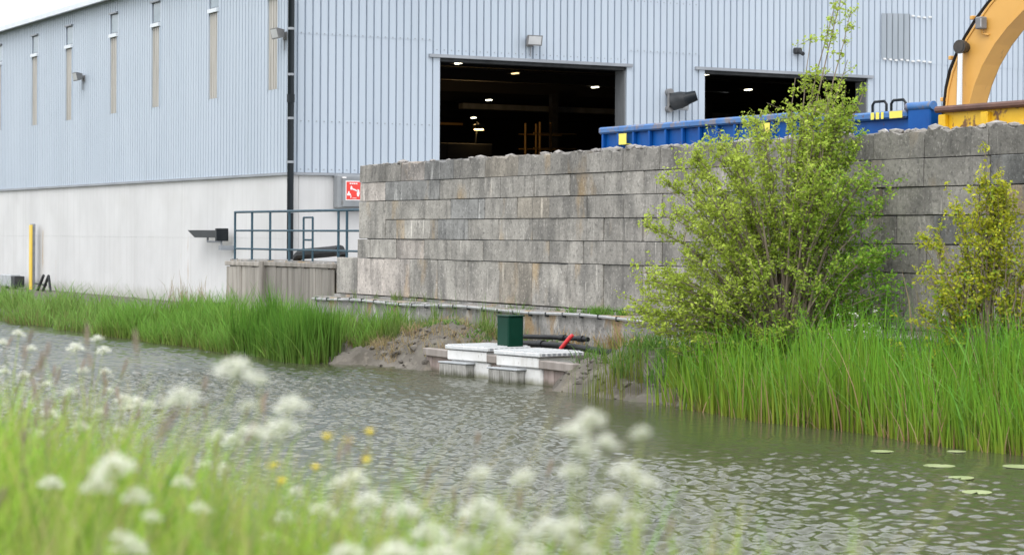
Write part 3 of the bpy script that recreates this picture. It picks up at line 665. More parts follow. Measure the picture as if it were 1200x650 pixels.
MB().bbox((-29.3, 17.325, .26), (-29.18, 18.1, .395), .012).build('beam', 'board', rv)
t = thing('green_cabinet', 'dark green metal control cabinet standing behind the pump housings', 'cabinet', (-32.0, 17.7, .3))
m = Matrix.Translation((-32.15, 17.62, 0)) @ Matrix.Rotation(R(4), 4, 'Z')
MB().bbox((-.37, 0, .32), (0, .30, 1.04), .008, m).build('body', 'green', t)
MB().bbox((-.39, -.02, 1.042), (.02, .32, 1.062), .006, m).build('cap', 'green', t)
MB().box((-.345, -.006, .38), (-.025, -.001, 1.01), m).build('door', 'green', t)
MB().box((.001, .03, .38), (.006, .27, 1.01), m).build('side_panel', 'green', t)
def hose(label, pts, r, rings):
    t = thing('black_pipe', label, 'pipe', pts[0], 'black pipes behind the pump housings')
    MB().tube(pts, r, 10).build('pipe', 'rubber', t, True)
    for p, q in rings: MB().tube([p, q], r*1.35, 12).build('coupling', 'rubber', t, True)
hose('upper black pipe running to the red valve handle', [(-33.2, 18.5, .64), (-32.2, 18.55, .67), (-31.4, 18.6, .68), (-31.15, 18.61, .68)], .042, [((-32.0, 18.56, .672), (-31.85, 18.565, .676)), ((-31.45, 18.6, .68), (-31.3, 18.602, .68))])
hose('lower black pipe sloping into the mud right of the pumps', [(-33.2, 18.3, .53), (-32.2, 18.33, .55), (-31.2, 18.36, .555), (-30.5, 18.40, .53), (-30.1, 18.5, .48), (-29.7, 18.7, .36)], .056, [((-32.35, 18.33, .55), (-32.2, 18.334, .552)), ((-31.5, 18.35, .555), (-31.38, 18.352, .555)), ((-30.2, 18.46, .50), (-29.95, 18.56, .45))])
t = thing('valve_handle', 'red valve handle leaning across the black pipes', 'handle', (-31.2, 18.2, .45))
MB().tube([(-31.42, 18.20, .44), (-31.40, 18.22, .52), (-31.22, 18.30, .72), (-31.18, 18.33, .76)], [.022, .034, .037, .028], 8).build('lever', 'redvalve', t, True)
MB().tube([(-31.42, 18.20, .38), (-31.42, 18.20, .46)], .05, 8).build('hub', 'rubber', t)

# ================================================================== SKIPS
def skip(name, label, x0, x1, y0, y1, z1, rim, body, nrib, group='skips behind the wall', ribw=.06):
    t = thing(name, label, 'skip', ((x0+x1)/2, (y0+y1)/2, YARD), group); z0 = YARD+.18
    MB().box((x0+.03, y0+.04, z0), (x1-.03, y1-.04, z0+.08)).build('floor', body, t)
    MB().box((x0+.03, y0+.03, z0+.081), (x1-.03, y0+.07, z1-.02)).build('side_panel', body, t)
    MB().box((x0+.03, y1-.07, z0+.081), (x1-.03, y1-.03, z1-.02)).build('side_panel', body, t)
    MB().box((x0+.03, y0+.071, z0+.081), (x0+.07, y1-.071, z1-.02)).build('end_panel', body, t)
    MB().box((x1-.07, y0+.071, z0+.081), (x1-.03, y1-.071, z1-.02)).build('end_panel', body, t)
    for yy in (y0, y1):
        for i in range(nrib):
            x = x0+.04+(x1-x0-.14)*i/(nrib-1); s = -1 if yy == y0 else 1
            MB().bbox((x, yy-.035*s-.002 if s > 0 else yy-.05, z0), (x+ribw, yy+.05 if s > 0 else yy+.0295, z1-.13), .012).build('rib', body, t)
    for xx in (x0, x1): 
        for i in range(3):
            y = y0+.3+(y1-y0-.6)*i/2-.03; MB().bbox((xx-.05 if xx == x0 else xx-.029, y, z0), (xx+.029 if xx == x0 else xx+.05, y+.06, z1-.13), .012).build('rib', body, t)
    for x in (x0+.4, x1-.6):
        for y in (y0+.5, y1-.6): MB().tube([(x, y, YARD+.09), (x, y+.12, YARD+.09)], .088, 12).build('roller', 'darksteel', t)
    return t
def rims(t, x0, x1, y0, y1, z1, h, mat):
    MB().bbox((x0-.05, y0-.07, z1-h), (x1+.05, y0+.06, z1), .03).build('rim', mat, t); MB().bbox((x0-.05, y1-.06, z1-h), (x1+.05, y1+.07, z1), .03).build('rim', mat, t)
    MB().bbox((x0-.06, y0+.062, z1-h), (x0+.05, y1-.062, z1), .03).build('rim', mat, t); MB().bbox((x1-.05, y0+.062, z1-h), (x1+.06, y1-.062, z1), .03).build('rim', mat, t)
t = skip('blue_skip', 'long ribbed blue skip behind the wall in front of the doorways', -35.35, -29.1, 21.42, 23.8, 4.53, .13, 'blue', 12); rims(t, -35.35, -29.1, 21.42, 23.8, 4.53, .13, 'bluerim')
for x in (-34.62, -30.0): MB().box((x, 21.34, 4.17), (x+.27, 21.345, 4.38)).box((x, 21.345, 4.17), (x+.27, 21.46, 4.19)).build('reflector', 'reflector', t)
t = skip('low_blue_skip', 'short blue skip with black lifting loops left of the yellow skip', -28.4, -25.62, 21.46, 23.7, 4.43, .12, 'blue', 2); rims(t, -28.4, -26.24, 21.46, 23.7, 4.43, .13, 'bluerim')
MB().bbox((-26.16, 21.40, 3.9), (-25.62, 23.75, 4.46), .02).build('raised_end', 'blue', t)
MB().tube([(-26.2, 21.44, 4.47), (-25.58, 21.44, 4.47)], .07, 10).build('roll_bar', 'bluerim', t, True)
for a in (-27.15, -26.68): 
    MB().tube([(a, 21.5, 4.40), (a, 21.5, 4.55), (a+.05, 21.5, 4.60), (a+.30, 21.5, 4.60), (a+.35, 21.5, 4.55), (a+.35, 21.5, 4.40)], .022, 6).build('lifting_loop', 'pipe', t, True)
for a, b in ((-27.05, -26.97), (-26.92, -26.84), (-26.79, -26.73), (-26.58, -26.27)): MB().box((a, 21.383, 4.31), (b, 21.389, 4.42)).build('reflector', 'reflector', t)
MB().tube([(-26.75+.09*math.cos(q), 21.43, 4.05+.09*math.sin(q)) for q in np.linspace(0, 6.28, 14)], .018, 6).build('ring', 'white', t)
t = skip('yellow_skip', 'rusty yellow skip behind the wall in front of the excavator', -25.42, -18.6, 21.40, 23.8, 4.44, .2, 'yellow', 8, ribw=.16); rims(t, -25.42, -18.6, 21.40, 23.8, 4.44, .10, 'rustrim')
MB().bbox((-25.44, 21.34, 3.95), (-18.6, 21.43, 4.05), .02).build('waist_rail', 'yellow', t)

# ================================================================== EXCAVATOR
P0 = Vector((-32.1, 27.2, 5.0)); hh = Vector((.96, .28, 0)).normalized(); nn = Vector((-hh.y, hh.x, 0)); SC = 1.06
def E(s, n, z): return P0+hh*s*SC+nn*n+Vector((0, 0, z*SC))
ex = thing('excavator', 'yellow excavator with a curved boom rising behind the yellow skip', 'excavator', (P0.x-.5, P0.y+.2, YARD))
outer = [(-.12, -1.5), (-.06, -.7), (0, -.05), (.04, .28), (.13, .6), (.27, .92), (.44, 1.2), (.66, 1.48), (.90, 1.76), (1.25, 2.1), (1.7, 2.42), (2.4, 2.75), (3.3, 2.95), (4.4, 2.95)]
inner = [(.42, -1.5), (.48, -.7), (.51, 0), (.62, .34), (.79, .7), (1.03, 1.05), (1.28, 1.32), (1.58, 1.58), (1.85, 1.78), (2.15, 1.98), (2.5, 2.15), (3.0, 2.32), (3.6, 2.45), (4.4, 2.55)]
b = MB(); W_ = .58; k = len(outer)
for n in (0, W_):
    for (a, z), (c, y) in zip(outer, inner): b.v += [E(a, n, z), E(c, n, y)]
for i in range(k-1):
    a, c = 2*i, 2*i+2; o = 2*k
    b.f += [(a, a+1, c+1, c), (o+a, o+c, o+c+1, o+a+1), (a, c, o+c, o+a), (a+1, o+a+1, o+c+1, c+1)]
b.f += [(0, 2*k, 2*k+1, 1), (2*k-2, 2*k-1, 4*k-1, 4*k-2)]
bo = b.build('boom', 'digger', ex)
for n in (0, W_):      # edge flange strips along the box section
    f = MB()
    for line, sg_ in ((outer, 1), (inner, -1)):
        for (a, z), (c, y) in zip(line, line[1:]):
            d = Vector((c-a, y-z)).normalized(); q = Vector((d.y, -d.x))*.035*sg_
            f.prism([E(a, n-.022, z), E(c, n-.022, y), E(c+q.x, n-.022, y+q.y), E(a+q.x, n-.022, z+q.y)], nn*.02)
    f.build('boom_flange', 'digger', bo)
for j, (off, r) in enumerate(((.055, .020), (.085, .018))):
    MB().tube([E(a-off*.9-.01*math.sin(i*2), -.01+.10*j, z+off*.4) for i, (a, z) in enumerate(outer[:12])], r, 6).build('hydraulic_hose', 'rubber', bo, True)
for a, z in ((.17, .85), (.62, 1.55), (.0, .1)): MB().bbox(E(a-.14, .02, z-.03), E(a+.02, .32, z+.04), .01).build('hose_clamp', 'digger', bo)
MB().tube([E(.42, -.24, 1.02), E(.42, .82, 1.02)], .10, 12).build('pin', 'grease', bo, True)
for n in (-.17, W_+.17):
    cy = MB().tube([E(.34, n, -1.7), E(.385, n, -.35)], .095, 12).build('lift_cylinder', 'digger', ex, True)
    MB().tube([E(.385, n, -.34), E(.42, n, .98)], .058, 12).build('rod', 'chrome', cy, True)
    MB().tube([E(.42, n-.06, 1.02), E(.42, n+.06, 1.02)], .135, 14).build('rod_eye', 'grease', cy, True)
wl = MB().bbox(E(.70, -.16, 1.32), E(.90, -.05, 1.54), .02).build('work_light', 'lampbody', ex)
MB().bbox(E(.735, -.166, 1.355), E(.865, -.161, 1.505), .0).build('lens', 'lampglass', wl)
MB().tube([E(.8, -.1, 1.32), E(.8, -.06, 1.24), E(.92, -.03, 1.22)], .02, 6).build('bracket', 'digger', wl)
st = [(4.2, 3.25), (4.7, 3.3), (4.95, 2.9), (5.5, .2), (5.25, .1), (4.45, 2.5)]
MB().prism([E(a, .1, z) for a, z in st], nn*.38).build('stick', 'digger', ex)
MB().prism([E(a, -.25, z) for a, z in ((5.2, .2), (5.7, .25), (6.0, -.4), (5.6, -1.1), (4.9, -1.2), (5.1, -.5))], nn*1.1).build('bucket', 'darksteel', ex)
HZ = YARD-P0.z
def EZ(s, n, z): return P0+hh*s+nn*n+Vector((0, 0, HZ+z))
def ebox(name, mat, s0, s1, n0, n1, z0, z1, parent=ex, bev=.06):
    m = Matrix((( hh.x, nn.x, 0, P0.x), (hh.y, nn.y, 0, P0.y), (0, 0, 1, YARD), (0, 0, 0, 1)))
    return MB().bbox((s0, n0, z0), (s1, n1, z1), bev, m).build(name, mat, parent)
ebox('house', 'digger', -3.3, .35, -1.05, .56, 1.05, 2.15); ebox('counterweight', 'darksteel', -3.9, -3.32, -1.05, 1.75, 1.0, 2.0)
ebox('engine_cover', 'digger', -3.3, -.9, .565, 1.75, 1.05, 2.1)
cab = ebox('cab', 'digger', -.85, .75, .75, 1.7, 1.05, 2.85); ebox('window', 'glass', .752, .77, .82, 1.63, 1.5, 2.7, cab, .01); ebox('window', 'glass', -.7, .6, 1.702, 1.715, 1.7, 2.7, cab, .01)
ebox('turntable', 'darksteel', -1.9, .1, -.3, 1.0, .75, 1.04)
for n in (-1.0, 1.1): ebox('track', 'darksteel', -2.9, 1.2, n, n+.6, .02, .85, bev=.3)

# ================================================================== LILY PADS
def lily_mesh():
    b = MB(); n = 14; vs = [(0, 0, .004)]+[(.15*math.cos(a), .13*math.sin(a), .004) for a in np.linspace(.22, 6.06, n)]
    b.prism(vs, (0, 0, .005)); o = b.build('lily_pad', 'lily'); me = o.data; bpy.data.objects.remove(o); return me
LM = lily_mesh()
for (x, y, s, lab) in ((-17.79, 15.01, 1.15, 'broad pale lily pad on open water below the reeds, left of the frame edge'), (-17.35, 15.75, 1.3, 'lily pad cut by the right edge of the picture'),
        (-16.81, 14.47, 1.0, 'lily pad just below the broad pale one'), (-19.28, 15.43, .9, 'leftmost lily pad on the green water'), (-15.79, 13.79, 1.1, 'lily pad lowest and nearest on the rippled water'),
        (-18.9, 16.2, .75, 'small lily pad close under the reeds on the right')):
    o = inst('lily_pad', LM, (x, y, 0), (s, s, 1), random.uniform(0, 6)); setp(o, lab, 'lily pad', 'lily pads on the canal')
PLANTS = [
 [(-3.095, 1.214, 2.255, 0.068), (-3.194, 1.162, 2.203, 0.055), (-3.111, 1.241, 2.189, 0.030)],
 [(-3.261, 1.379, 2.179, 0.055), (-3.274, 1.364, 2.142, 0.060), (-3.180, 1.291, 2.223, 0.030), (-3.173, 1.281, 2.142, 0.040)],
 [(-8.061, 2.280, 2.074, 0.050), (-7.814, 2.153, 2.052, 0.045), (-7.753, 2.238, 2.031, 0.045), (-8.126, 2.319, 1.910, 0.050), (-7.911, 2.187, 1.939, 0.040), (-8.008, 2.375, 1.879, 0.040), (-7.870, 2.267, 1.817, 0.035)],
 [(-8.454, 2.623, 1.997, 0.070), (-8.166, 2.624, 2.044, 0.050), (-8.396, 2.723, 1.984, 0.060), (-8.553, 2.687, 1.896, 0.050), (-8.335, 2.714, 1.901, 0.045), (-8.437, 2.763, 1.813, 0.040)],
 [(-6.992, 2.380, 1.885, 0.090), (-6.758, 2.262, 1.916, 0.060), (-7.006, 2.433, 1.873, 0.050), (-6.984, 2.323, 1.791, 0.050), (-6.893, 2.228, 1.859, 0.045)],
 [(-5.906, 1.765, 1.949, 0.050), (-6.167, 1.933, 1.886, 0.050), (-6.041, 1.860, 1.998, 0.040), (-6.175, 1.807, 1.865, 0.040)],
 [(-2.964, 0.977, 2.128, 0.060), (-2.919, 0.997, 2.083, 0.040), (-2.982, 0.960, 2.096, 0.045)],
 [(-3.061, 1.032, 1.995, 0.050), (-3.127, 1.075, 1.971, 0.030), (-3.075, 1.027, 2.004, 0.030), (-3.143, 1.098, 2.020, 0.030)],
 [(-2.547, 1.524, 2.203, 0.045), (-2.440, 1.436, 2.198, 0.040), (-2.424, 1.479, 2.182, 0.035), (-2.451, 1.460, 2.171, 0.040), (-2.572, 1.509, 2.128, 0.035), (-2.456, 1.530, 2.139, 0.045), (-2.495, 1.527, 2.094, 0.040)],
 [(-2.343, 1.480, 2.201, 0.026), (-2.366, 1.510, 2.132, 0.030), (-2.362, 1.476, 2.089, 0.030)],
 [(-2.626, 1.394, 2.125, 0.035), (-2.635, 1.467, 2.116, 0.035), (-2.659, 1.423, 2.072, 0.070), (-2.692, 1.482, 2.032, 0.050), (-2.689, 1.405, 2.019, 0.050)],
 [(-2.399, 1.384, 2.077, 0.055), (-2.380, 1.396, 2.082, 0.035), (-2.387, 1.429, 2.045, 0.030), (-2.379, 1.335, 2.052, 0.040)],
 [(-2.910, 1.418, 2.042, 0.050), (-3.015, 1.514, 1.991, 0.060), (-3.056, 1.482, 1.961, 0.050), (-3.072, 1.429, 2.039, 0.045)],
 [(-3.845, 1.760, 1.981, 0.060), (-3.892, 1.750, 1.963, 0.050), (-3.790, 1.672, 1.928, 0.050), (-3.893, 1.811, 1.892, 0.040)],
 [(-4.923, 1.887, 1.966, 0.050), (-4.821, 1.885, 1.964, 0.050), (-4.744, 1.882, 1.991, 0.030), (-5.021, 1.891, 1.883, 0.040), (-5.038, 1.947, 1.868, 0.045)],
 [(-4.159, 1.747, 1.864, 0.050), (-4.332, 1.840, 1.891, 0.040), (-4.255, 1.758, 1.807, 0.050)],
 [(-2.475, 1.188, 2.049, 0.060), (-2.465, 1.257, 2.046, 0.050), (-2.599, 1.178, 2.033, 0.050)],
 [(-3.886, 1.420, 1.981, 0.040), (-3.682, 1.379, 1.957, 0.040), (-3.947, 1.180, 1.986, 0.045)],]
BUTTERCUPS = [(-3.580, 1.584, 2.077), (-3.652, 1.660, 2.060), (-3.724, 1.737, 2.068), (-4.094, 1.687, 1.967), (-4.142, 1.807, 1.955), (-3.991, 1.667, 1.949), (-4.462, 1.847, 1.927), (-3.817, 1.775, 2.003)]

# ================================================================== VEGETATION
def rcol(k, c, v=.18, hue=.10):
    c = np.array(c)[None]*(1+RNG.uniform(-v, v, (k, 1))); c = c*(1+RNG.uniform(-hue, hue, (k, 3))); return np.clip(c, .003, 1)
def bank_pts(k, xa, xb, da, db, front=1.0):
    X = RNG.uniform(xa, xb, k); d = da+(db-da)*RNG.random(k)**front
    Y = np.array([yw(x) for x in X])+d
    Z = np.array([max(bankz(x, y, False), -.12) for x, y in zip(X, Y)])
    return np.stack([X, Y, Z], 1)
def clump(P, s=.7, thr=-.15):     # uneven density
    f = np.array([fbm(p[0], p[1]*1.2, s) for p in P]); return P[f+RNG.uniform(-.35, .35, len(P)) > thr]
def reed_field(name, label, parts):
    VV, CC = [], []
    for (k, xa, xb, da, db, h0, h1, wdt, c0, c1, lean, thr) in parts:
        P = clump(bank_pts(k, xa, xb, da, db, 1.2), .9, thr)
        if xb == -12: P = P[P[:, 0] > -25.9-(P[:, 1]-16.9)*.9+RNG.normal(0, .25, len(P))]
        n = len(P)
        pat = np.array([.86+.42*fbm(p[0]+3, p[1], .8) for p in P])
        H = RNG.uniform(h0, h1, n)*pat*RNG.choice([1, 1.12, .9, .75, .5], n)
        ln = RNG.normal(0, lean, (n, 2))*H[:, None]+np.array([-.10, .02])*H[:, None]
        V, C = blades(P, H, ln, RNG.uniform(.6, 1.3, n)*wdt, RNG.uniform(0, .5, n)**2, rcol(n, c0), rcol(n, c1, .25), seg=4)
        VV.append(V); CC.append(C)
    o = quads(name, np.concatenate(VV), np.concatenate(CC), 'reed'); return setp(o, label, 'reeds', kind='stuff')
G0, G1 = (.17, .21, .05), (.085, .19, .035)
reed_field('reeds', 'fresh green reeds along the far bank below the white base', [
  (17000, -100, -50, -.35, 1.4, .40, .80, .026, (.20, .25, .07), (.18, .35, .07), .36, -.2),
  (17000, -50, -36.9, -.35, 1.6, .45, .90, .022, G0, (.15, .33, .05), .30, -.15),
  (3600, -40.8, -37.0, -.4, .5, .95, 1.30, .024, (.12, .20, .04), (.09, .22, .025), .11, -.6),
  (2500, -80, -36.9, -.4, .3, .3, .7, .014, (.20, .15, .07), (.24, .21, .10), .2, -.1)])
reed_field('reeds', 'tall green reeds at the right standing in the water below the shrubs', [
  (9500, -27.6, -12, -.55, 1.3, .85, 1.35, .021, (.27, .33, .045), (.12, .31, .025), .10, -.40),
  (1500, -27.6, -12, -.5, 1.6, .9, 1.30, .030, (.20, .30, .05), (.16, .36, .06), .34, -.5),
  (900, -27.6, -12, -.58, .9, .5, 1.25, .016, (.33, .22, .12), (.40, .31, .17), .22, -.5),
  (4200, -27.9, -12, .9, 2.2, .85, 1.30, .018, (.17, .25, .045), (.11, .29, .035), .15, -.25),
  (420, -29.4, -27.0, -.35, .9, .45, 1.0, .014, (.20, .20, .05), (.13, .22, .04), .10, .1),
  (500, -27.0, -12, -.6, -.2, .2, .55, .016, (.25, .15, .08), (.30, .22, .12), .16, 0)])
# grass and weeds on the bank and the ledge
def tufts(name, label, spec, cat='weeds', mat='reed'):
    VV, CC = [], []
    for (n0, xa, xb, ya, yb, zoff, nb, h0, h1, spread, wdt, c0, c1, lean) in spec:
        for _ in range(n0):
            x, y = random.uniform(xa, xb), random.uniform(ya, yb); z = bankz(x, y) if zoff is None else zoff
            P = np.stack([RNG.normal(x, spread, nb), RNG.normal(y, spread*.6, nb), np.full(nb, z-.02)], 1)
            if zoff is not None: P[:, 1] = np.clip(P[:, 1], 19.52, 19.97)
            H = RNG.uniform(h0, h1, nb)
            V, C = blades(P, H, RNG.normal(0, lean, (nb, 2))*H[:, None], RNG.uniform(.6, 1.4, nb)*wdt, RNG.uniform(0, .6, nb), rcol(nb, c0), rcol(nb, c1, .25), seg=3)
            VV.append(V); CC.append(C)
    return setp(quads(name, np.concatenate(VV), np.concatenate(CC), mat), label, cat, kind='stuff')
LG, STRAW = (.16, .27, .06), (.34, .26, .13)
tufts('bank_grass', 'pale grass and straw on the muddy bank beside the pumps', [
  (95, -43.5, -36.6, 17.4, 18.9, None, 24, .2, .5, .12, .012, (.16, .2, .06), LG, .25),
  (34, -38.5, -34.2, 18.5, 19.3, None, 22, .15, .40, .10, .012, (.16, .2, .06), LG, .25),
  (17, -41.0, -34.6, 19.0, 19.42, None, 12, .5, .95, .08, .012, (.14, .2, .05), (.15, .28, .06), .10),
  (130, -37.6, -34.0, 17.0, 19.0, None, 14, .08, .3, .10, .010, STRAW, (.38, .31, .18), .5),
  (46, -33.6, -25.5, 19.30, 19.46, None, 16, .15, .42, .10, .012, STRAW, (.40, .27, .12), .3),
  (46, -36.5, -33.0, 18.0, 19.0, None, 20, .05, .16, .10, .022, (.10, .2, .04), (.16, .29, .06), .8),
  (34, -29.6, -26.6, 17.4, 18.9, None, 20, .08, .32, .12, .016, (.10, .2, .04), (.14, .27, .05), .6),
  (60, -29.0, -25.5, 17.2, 19.2, None, 20, .2, .5, .14, .016, (.10, .2, .04), (.13, .26, .05), .4)])
tufts('ledge_weeds', 'small weeds growing along the ledge at the foot of the block wall', [
  (9, -33.6, -31.4, 19.6, 19.9, 1.03, 40, .08, .24, .09, .014, (.10, .2, .04), (.16, .32, .05), .5),
  (6, -36.5, -33.5, 19.7, 19.95, 1.03, 16, .05, .13, .06, .012, (.12, .17, .05), (.16, .26, .06), .5),
  (8, -43.8, -39.5, 19.7, 19.95, 1.03, 18, .08, .30, .06, .010, (.12, .17, .05), (.20, .27, .08), .3),
  (8, -30, -24, 19.7, 19.95, 1.03, 16, .06, .16, .06, .012, (.12, .17, .05), (.16, .26, .06), .5)])
tufts('dead_stalks', 'dry straw-coloured stalks standing among the right reeds', [
  (16, -22.8, -19.5, 18.3, 18.9, None, 3, 1.1, 2.0, .12, .018, (.30, .23, .14), (.36, .29, .19), .16),
  (9, -53.0, -50.0, 18.6, 19.6, None, 10, .6, 1.1, .08, .016, (.30, .23, .14), (.36, .29, .19), .15),
  (14, -26, -15, 16.7, 17.0, None, 2, .4, .8, .1, .02, (.36, .26, .18), (.4, .3, .2), .4)], 'stalks')
# clods on the two mud mounds
cl = MB()
for k in range(300):
    L = random.random() < .55
    x, y = (random.gauss(-35.7, .7), random.gauss(17.6, .45)) if L else (random.gauss(-28.5, .9), random.gauss(17.35, .45))
    if -34.5 < x < -29.5 or not 16.6 < y < 19.3: continue
    z = bankz(x, y); s = random.choice((.015, .02, .03, .04, .07))*random.uniform(.7, 1.3)
    if z < -.08: continue
    bm = bmesh.new(); bmesh.ops.create_icosphere(bm, subdivisions=1, radius=s); bm.verts.index_update()
    e = Vector((random.uniform(.8, 2.0), random.uniform(.7, 1.3), random.uniform(.5, .9)))
    mt = Matrix.Rotation(random.uniform(0, 6), 3, 'Z')
    cl.add([mt @ Vector([v.co[i]*e[i]*random.uniform(.75, 1.2) for i in range(3)])+Vector((x, y, z)) for v in bm.verts], [tuple(v.index for v in f.verts) for f in bm.faces]); bm.free()
setp(cl.build('mud_clods', 'clod'), 'lumps of mud and stones on the bare bank mounds', 'mud', kind='stuff')

# ------------------------------------------------------------------ shrubs
def shrub(label, base, profile, nst, ntw, ncl, leaf, colf, leader=(), ymax=19.88, dens=None):
    base = Vector(base); t = thing('shrub', label, 'shrub', base, 'shrubs in front of the block wall')
    hs_ = [p[0] for p in profile]
    def env(h): return np.interp(h, hs_, [p[1] for p in profile]), np.interp(h, hs_, [p[2] for p in profile])
    wood = MB(); centers = []; rr = random.Random(5); hmax = hs_[-1]
    ends = []
    for _ in range(nst):
        h = hmax*(rr.random()**1.15)*.98+.08; a, b = env(h); u = rr.random()
        u = .5+.5*math.copysign(abs(2*u-1)**.6, 2*u-1); lat = a+(b-a)*u; dep = rr.uniform(-1, 1)*max(.2, (b-a)*.38)*math.sqrt(max(.05, 1-(2*u-1)**2))
        ends.append((base+rt*lat+fw*dep+up*h, 1.0))
    for _ in range(nst//5):       # low skirt of branches
        h = rr.uniform(.1, .75); a, b = env(h); ends.append((base+rt*(a+(b-a)*rr.random())*.8+fw*rr.uniform(-1.0, .3)+up*h, 1.0))
    ends += [(base+rt*l+up*h+fw*d, .45) for l, h, d in leader]
    for e, dn in ends:
        if e.y > ymax: e.y = ymax-rr.uniform(.02, .3)
        s0 = base+Vector((rr.uniform(-.22, .22), rr.uniform(-.15, .15), -.05)); d = e-s0
        hl = math.hypot(d.x, d.y); c1 = s0+Vector((d.x*.35, d.y*.35, d.z*.62+.22*hl)); pts = []
        for i in range(9):
            q = i/8; pts.append(s0*(1-q)**2+c1*2*q*(1-q)+e*q*q+Vector((rr.uniform(-.025, .025), rr.uniform(-.025, .025), rr.uniform(-.02, .02)))*(1 if 0 < i else 0))
        L = d.length; wood.tube(pts, [max(.005, .024*(1-i/9)*min(1.2, L/2.2)) for i in range(9)], 5, False)
        for k in range(int(ntw*dn*max(.5, L/2.2))):
            q = rr.uniform(.22, 1.0)**.62; i = min(7, int(q*8)); p = pts[i].lerp(pts[i+1], q*8-i)
            dr = Vector((rr.gauss(0, 1), rr.gauss(0, 1), rr.gauss(.45, .6))).normalized(); dr = (dr+(e-s0).normalized()*.5).normalized()
            ln = rr.uniform(.14, .42)*(.6 if dn < 1 else 1); tip = p+dr*ln
            if tip.y > ymax: tip.y = ymax-.03
            wood.tube([p, (p+tip)/2+Vector((0, 0, -.01)), tip], [.006, .004, .002], 3, False)
            for j in range(ncl):
                c = p.lerp(tip, (j+rr.random())/ncl); centers.append((c.x+rr.gauss(0, .02), c.y+rr.gauss(0, .02), c.z+rr.gauss(0, .02)))
    wood.build('trunk', 'bark', t)
    C0 = np.array(centers); k = len(C0); nl = 5
    P = np.repeat(C0, nl, 0)+RNG.normal(0, .028, (k*nl, 3)); n = len(P)
    P[:, 1] = np.minimum(P[:, 1], ymax)
    nrm = RNG.normal(0, 1, (n, 3)); nrm[:, 2] = np.abs(nrm[:, 2])*.9+.35; nrm /= np.linalg.norm(nrm, axis=1)[:, None]
    ax = np.cross(nrm, RNG.normal(0, 1, (n, 3))); ax /= np.linalg.norm(ax, axis=1)[:, None]; ay = np.cross(nrm, ax)
    s = (RNG.uniform(.5, 1.5, n)*leaf)[:, None]
    V = np.stack([P-ax*s*.62, P-ay*s*.36+nrm*s*.10, P+ax*s*.62, P+ay*s*.36+nrm*s*.10], 1)
    lat = (P-np.array(base)) @ np.array(rt); hgt = P[:, 2]-base.z
    col = colf(lat, hgt, n)*(1+RNG.uniform(-.25, .25, (n, 1)))
    quads('crown', V, np.repeat(col[:, None, :], 4, 1), 'leaf', t, base)
    return t, C0
def col1(lat, h, n):
    y = np.array([.42, .52, .085]); g = np.array([.17, .39, .04])
    f = np.clip(.55+lat*.42-h*.20+RNG.normal(0, .22, n), 0, 1)[:, None]; return y*(1-f)+g*f
def col2(lat, h, n):
    y = np.array([.52, .52, .045]); g = np.array([.22, .36, .045])
    f = np.clip(.55-h*.16+RNG.normal(0, .35, n), 0, 1)[:, None]; return y*(1-f)+g*f
sb = bankz(-25.3, 18.5)
PROF1 = [(0.0, -.7, .8), (.3, -2.0, 1.6), (.9, -2.45, 1.8), (1.5, -2.2, 1.75), (2.1, -2.1, 1.65), (2.7, -1.85, 1.5), (3.2, -1.45, 1.3), (3.6, -.95, 1.1), (4.0, -.35, .85)]
LEAD1 = [(.86, 5.75, 0), (.80, 5.55, .2), (.35, 4.95, .1), (.95, 5.3, 0), (1.15, 4.15, -.1), (.55, 4.35, .2), (-.95, 3.45, 0), (-1.1, 2.9, .1), (.1, 4.3, -.1), (1.1, 3.5, 0), (.9, 4.6, .1), (1.2, 2.9, .1)]
shrub('large yellow-green leafy shrub growing against the block wall', (-25.3, 18.45, sb), PROF1, 200, 13, 5, .041, col1, LEAD1)
sh2 = bankz(-21.2, 18.7)
PROF2 = [(0.0, -.5, .5), (.3, -1.1, 1.0), (.9, -1.15, 1.1), (1.3, -.75, .9), (1.7, -.85, .9), (2.1, -.85, .85), (2.4, -.35, .6), (2.8, -.05, .15)]
shrub('smaller yellow-leaved shrub at the right edge of the wall', (-21.35, 18.75, sh2), PROF2, 84, 11, 5, .042, col2, [(.0, 3.2, 0), (.05, 3.0, .05), (-.85, 2.2, 0), (.7, 2.4, 0)])
# a cow parsley patch in white blossom at the foot of the large shrub
def disc_quads(P, s, c, cv=.08, flat=.5):
    n = len(P); nrm = RNG.normal(0, flat, (n, 3)); nrm[:, 2] = 1; nrm /= np.linalg.norm(nrm, axis=1)[:, None]
    ax = np.cross(nrm, RNG.normal(0, 1, (n, 3))); ax /= np.linalg.norm(ax, axis=1)[:, None]; ay = np.cross(nrm, ax)
    s = (np.broadcast_to(s, (n,))*RNG.uniform(.7, 1.3, n))[:, None]
    return np.stack([P-ax*s-ay*s*.3, P+ax*s*.3-ay*s, P+ax*s+ay*s*.3, P-ax*s*.3+ay*s], 1), np.repeat(rcol(n, c, cv, .03)[:, None], 4, 1)
t = thing('blossom_bush', 'white blossom at the foot of the large shrub', 'blossom', (-23.75, 18.6, .6))
bp_ = np.array([-23.75, 18.6, .95])
Cc = bp_+RNG.normal(0, 1, (60, 3))*np.array([.22, .2, .22]); P = np.repeat(Cc, 6, 0)+RNG.normal(0, .025, (360, 3))
V, C = disc_quads(P, .018, (.78, .78, .70)); setp(quads('flowers', V, C, 'petal', t, t.location), kind='stuff')
b = MB()
for c in Cc[:24]: b.tube([(-23.75, 18.6, .45), ((c[0]-23.75)/2, (c[1]+18.6)/2, .75), tuple(c)], .006, 4, False)
b.build('stems', 'bark', t)

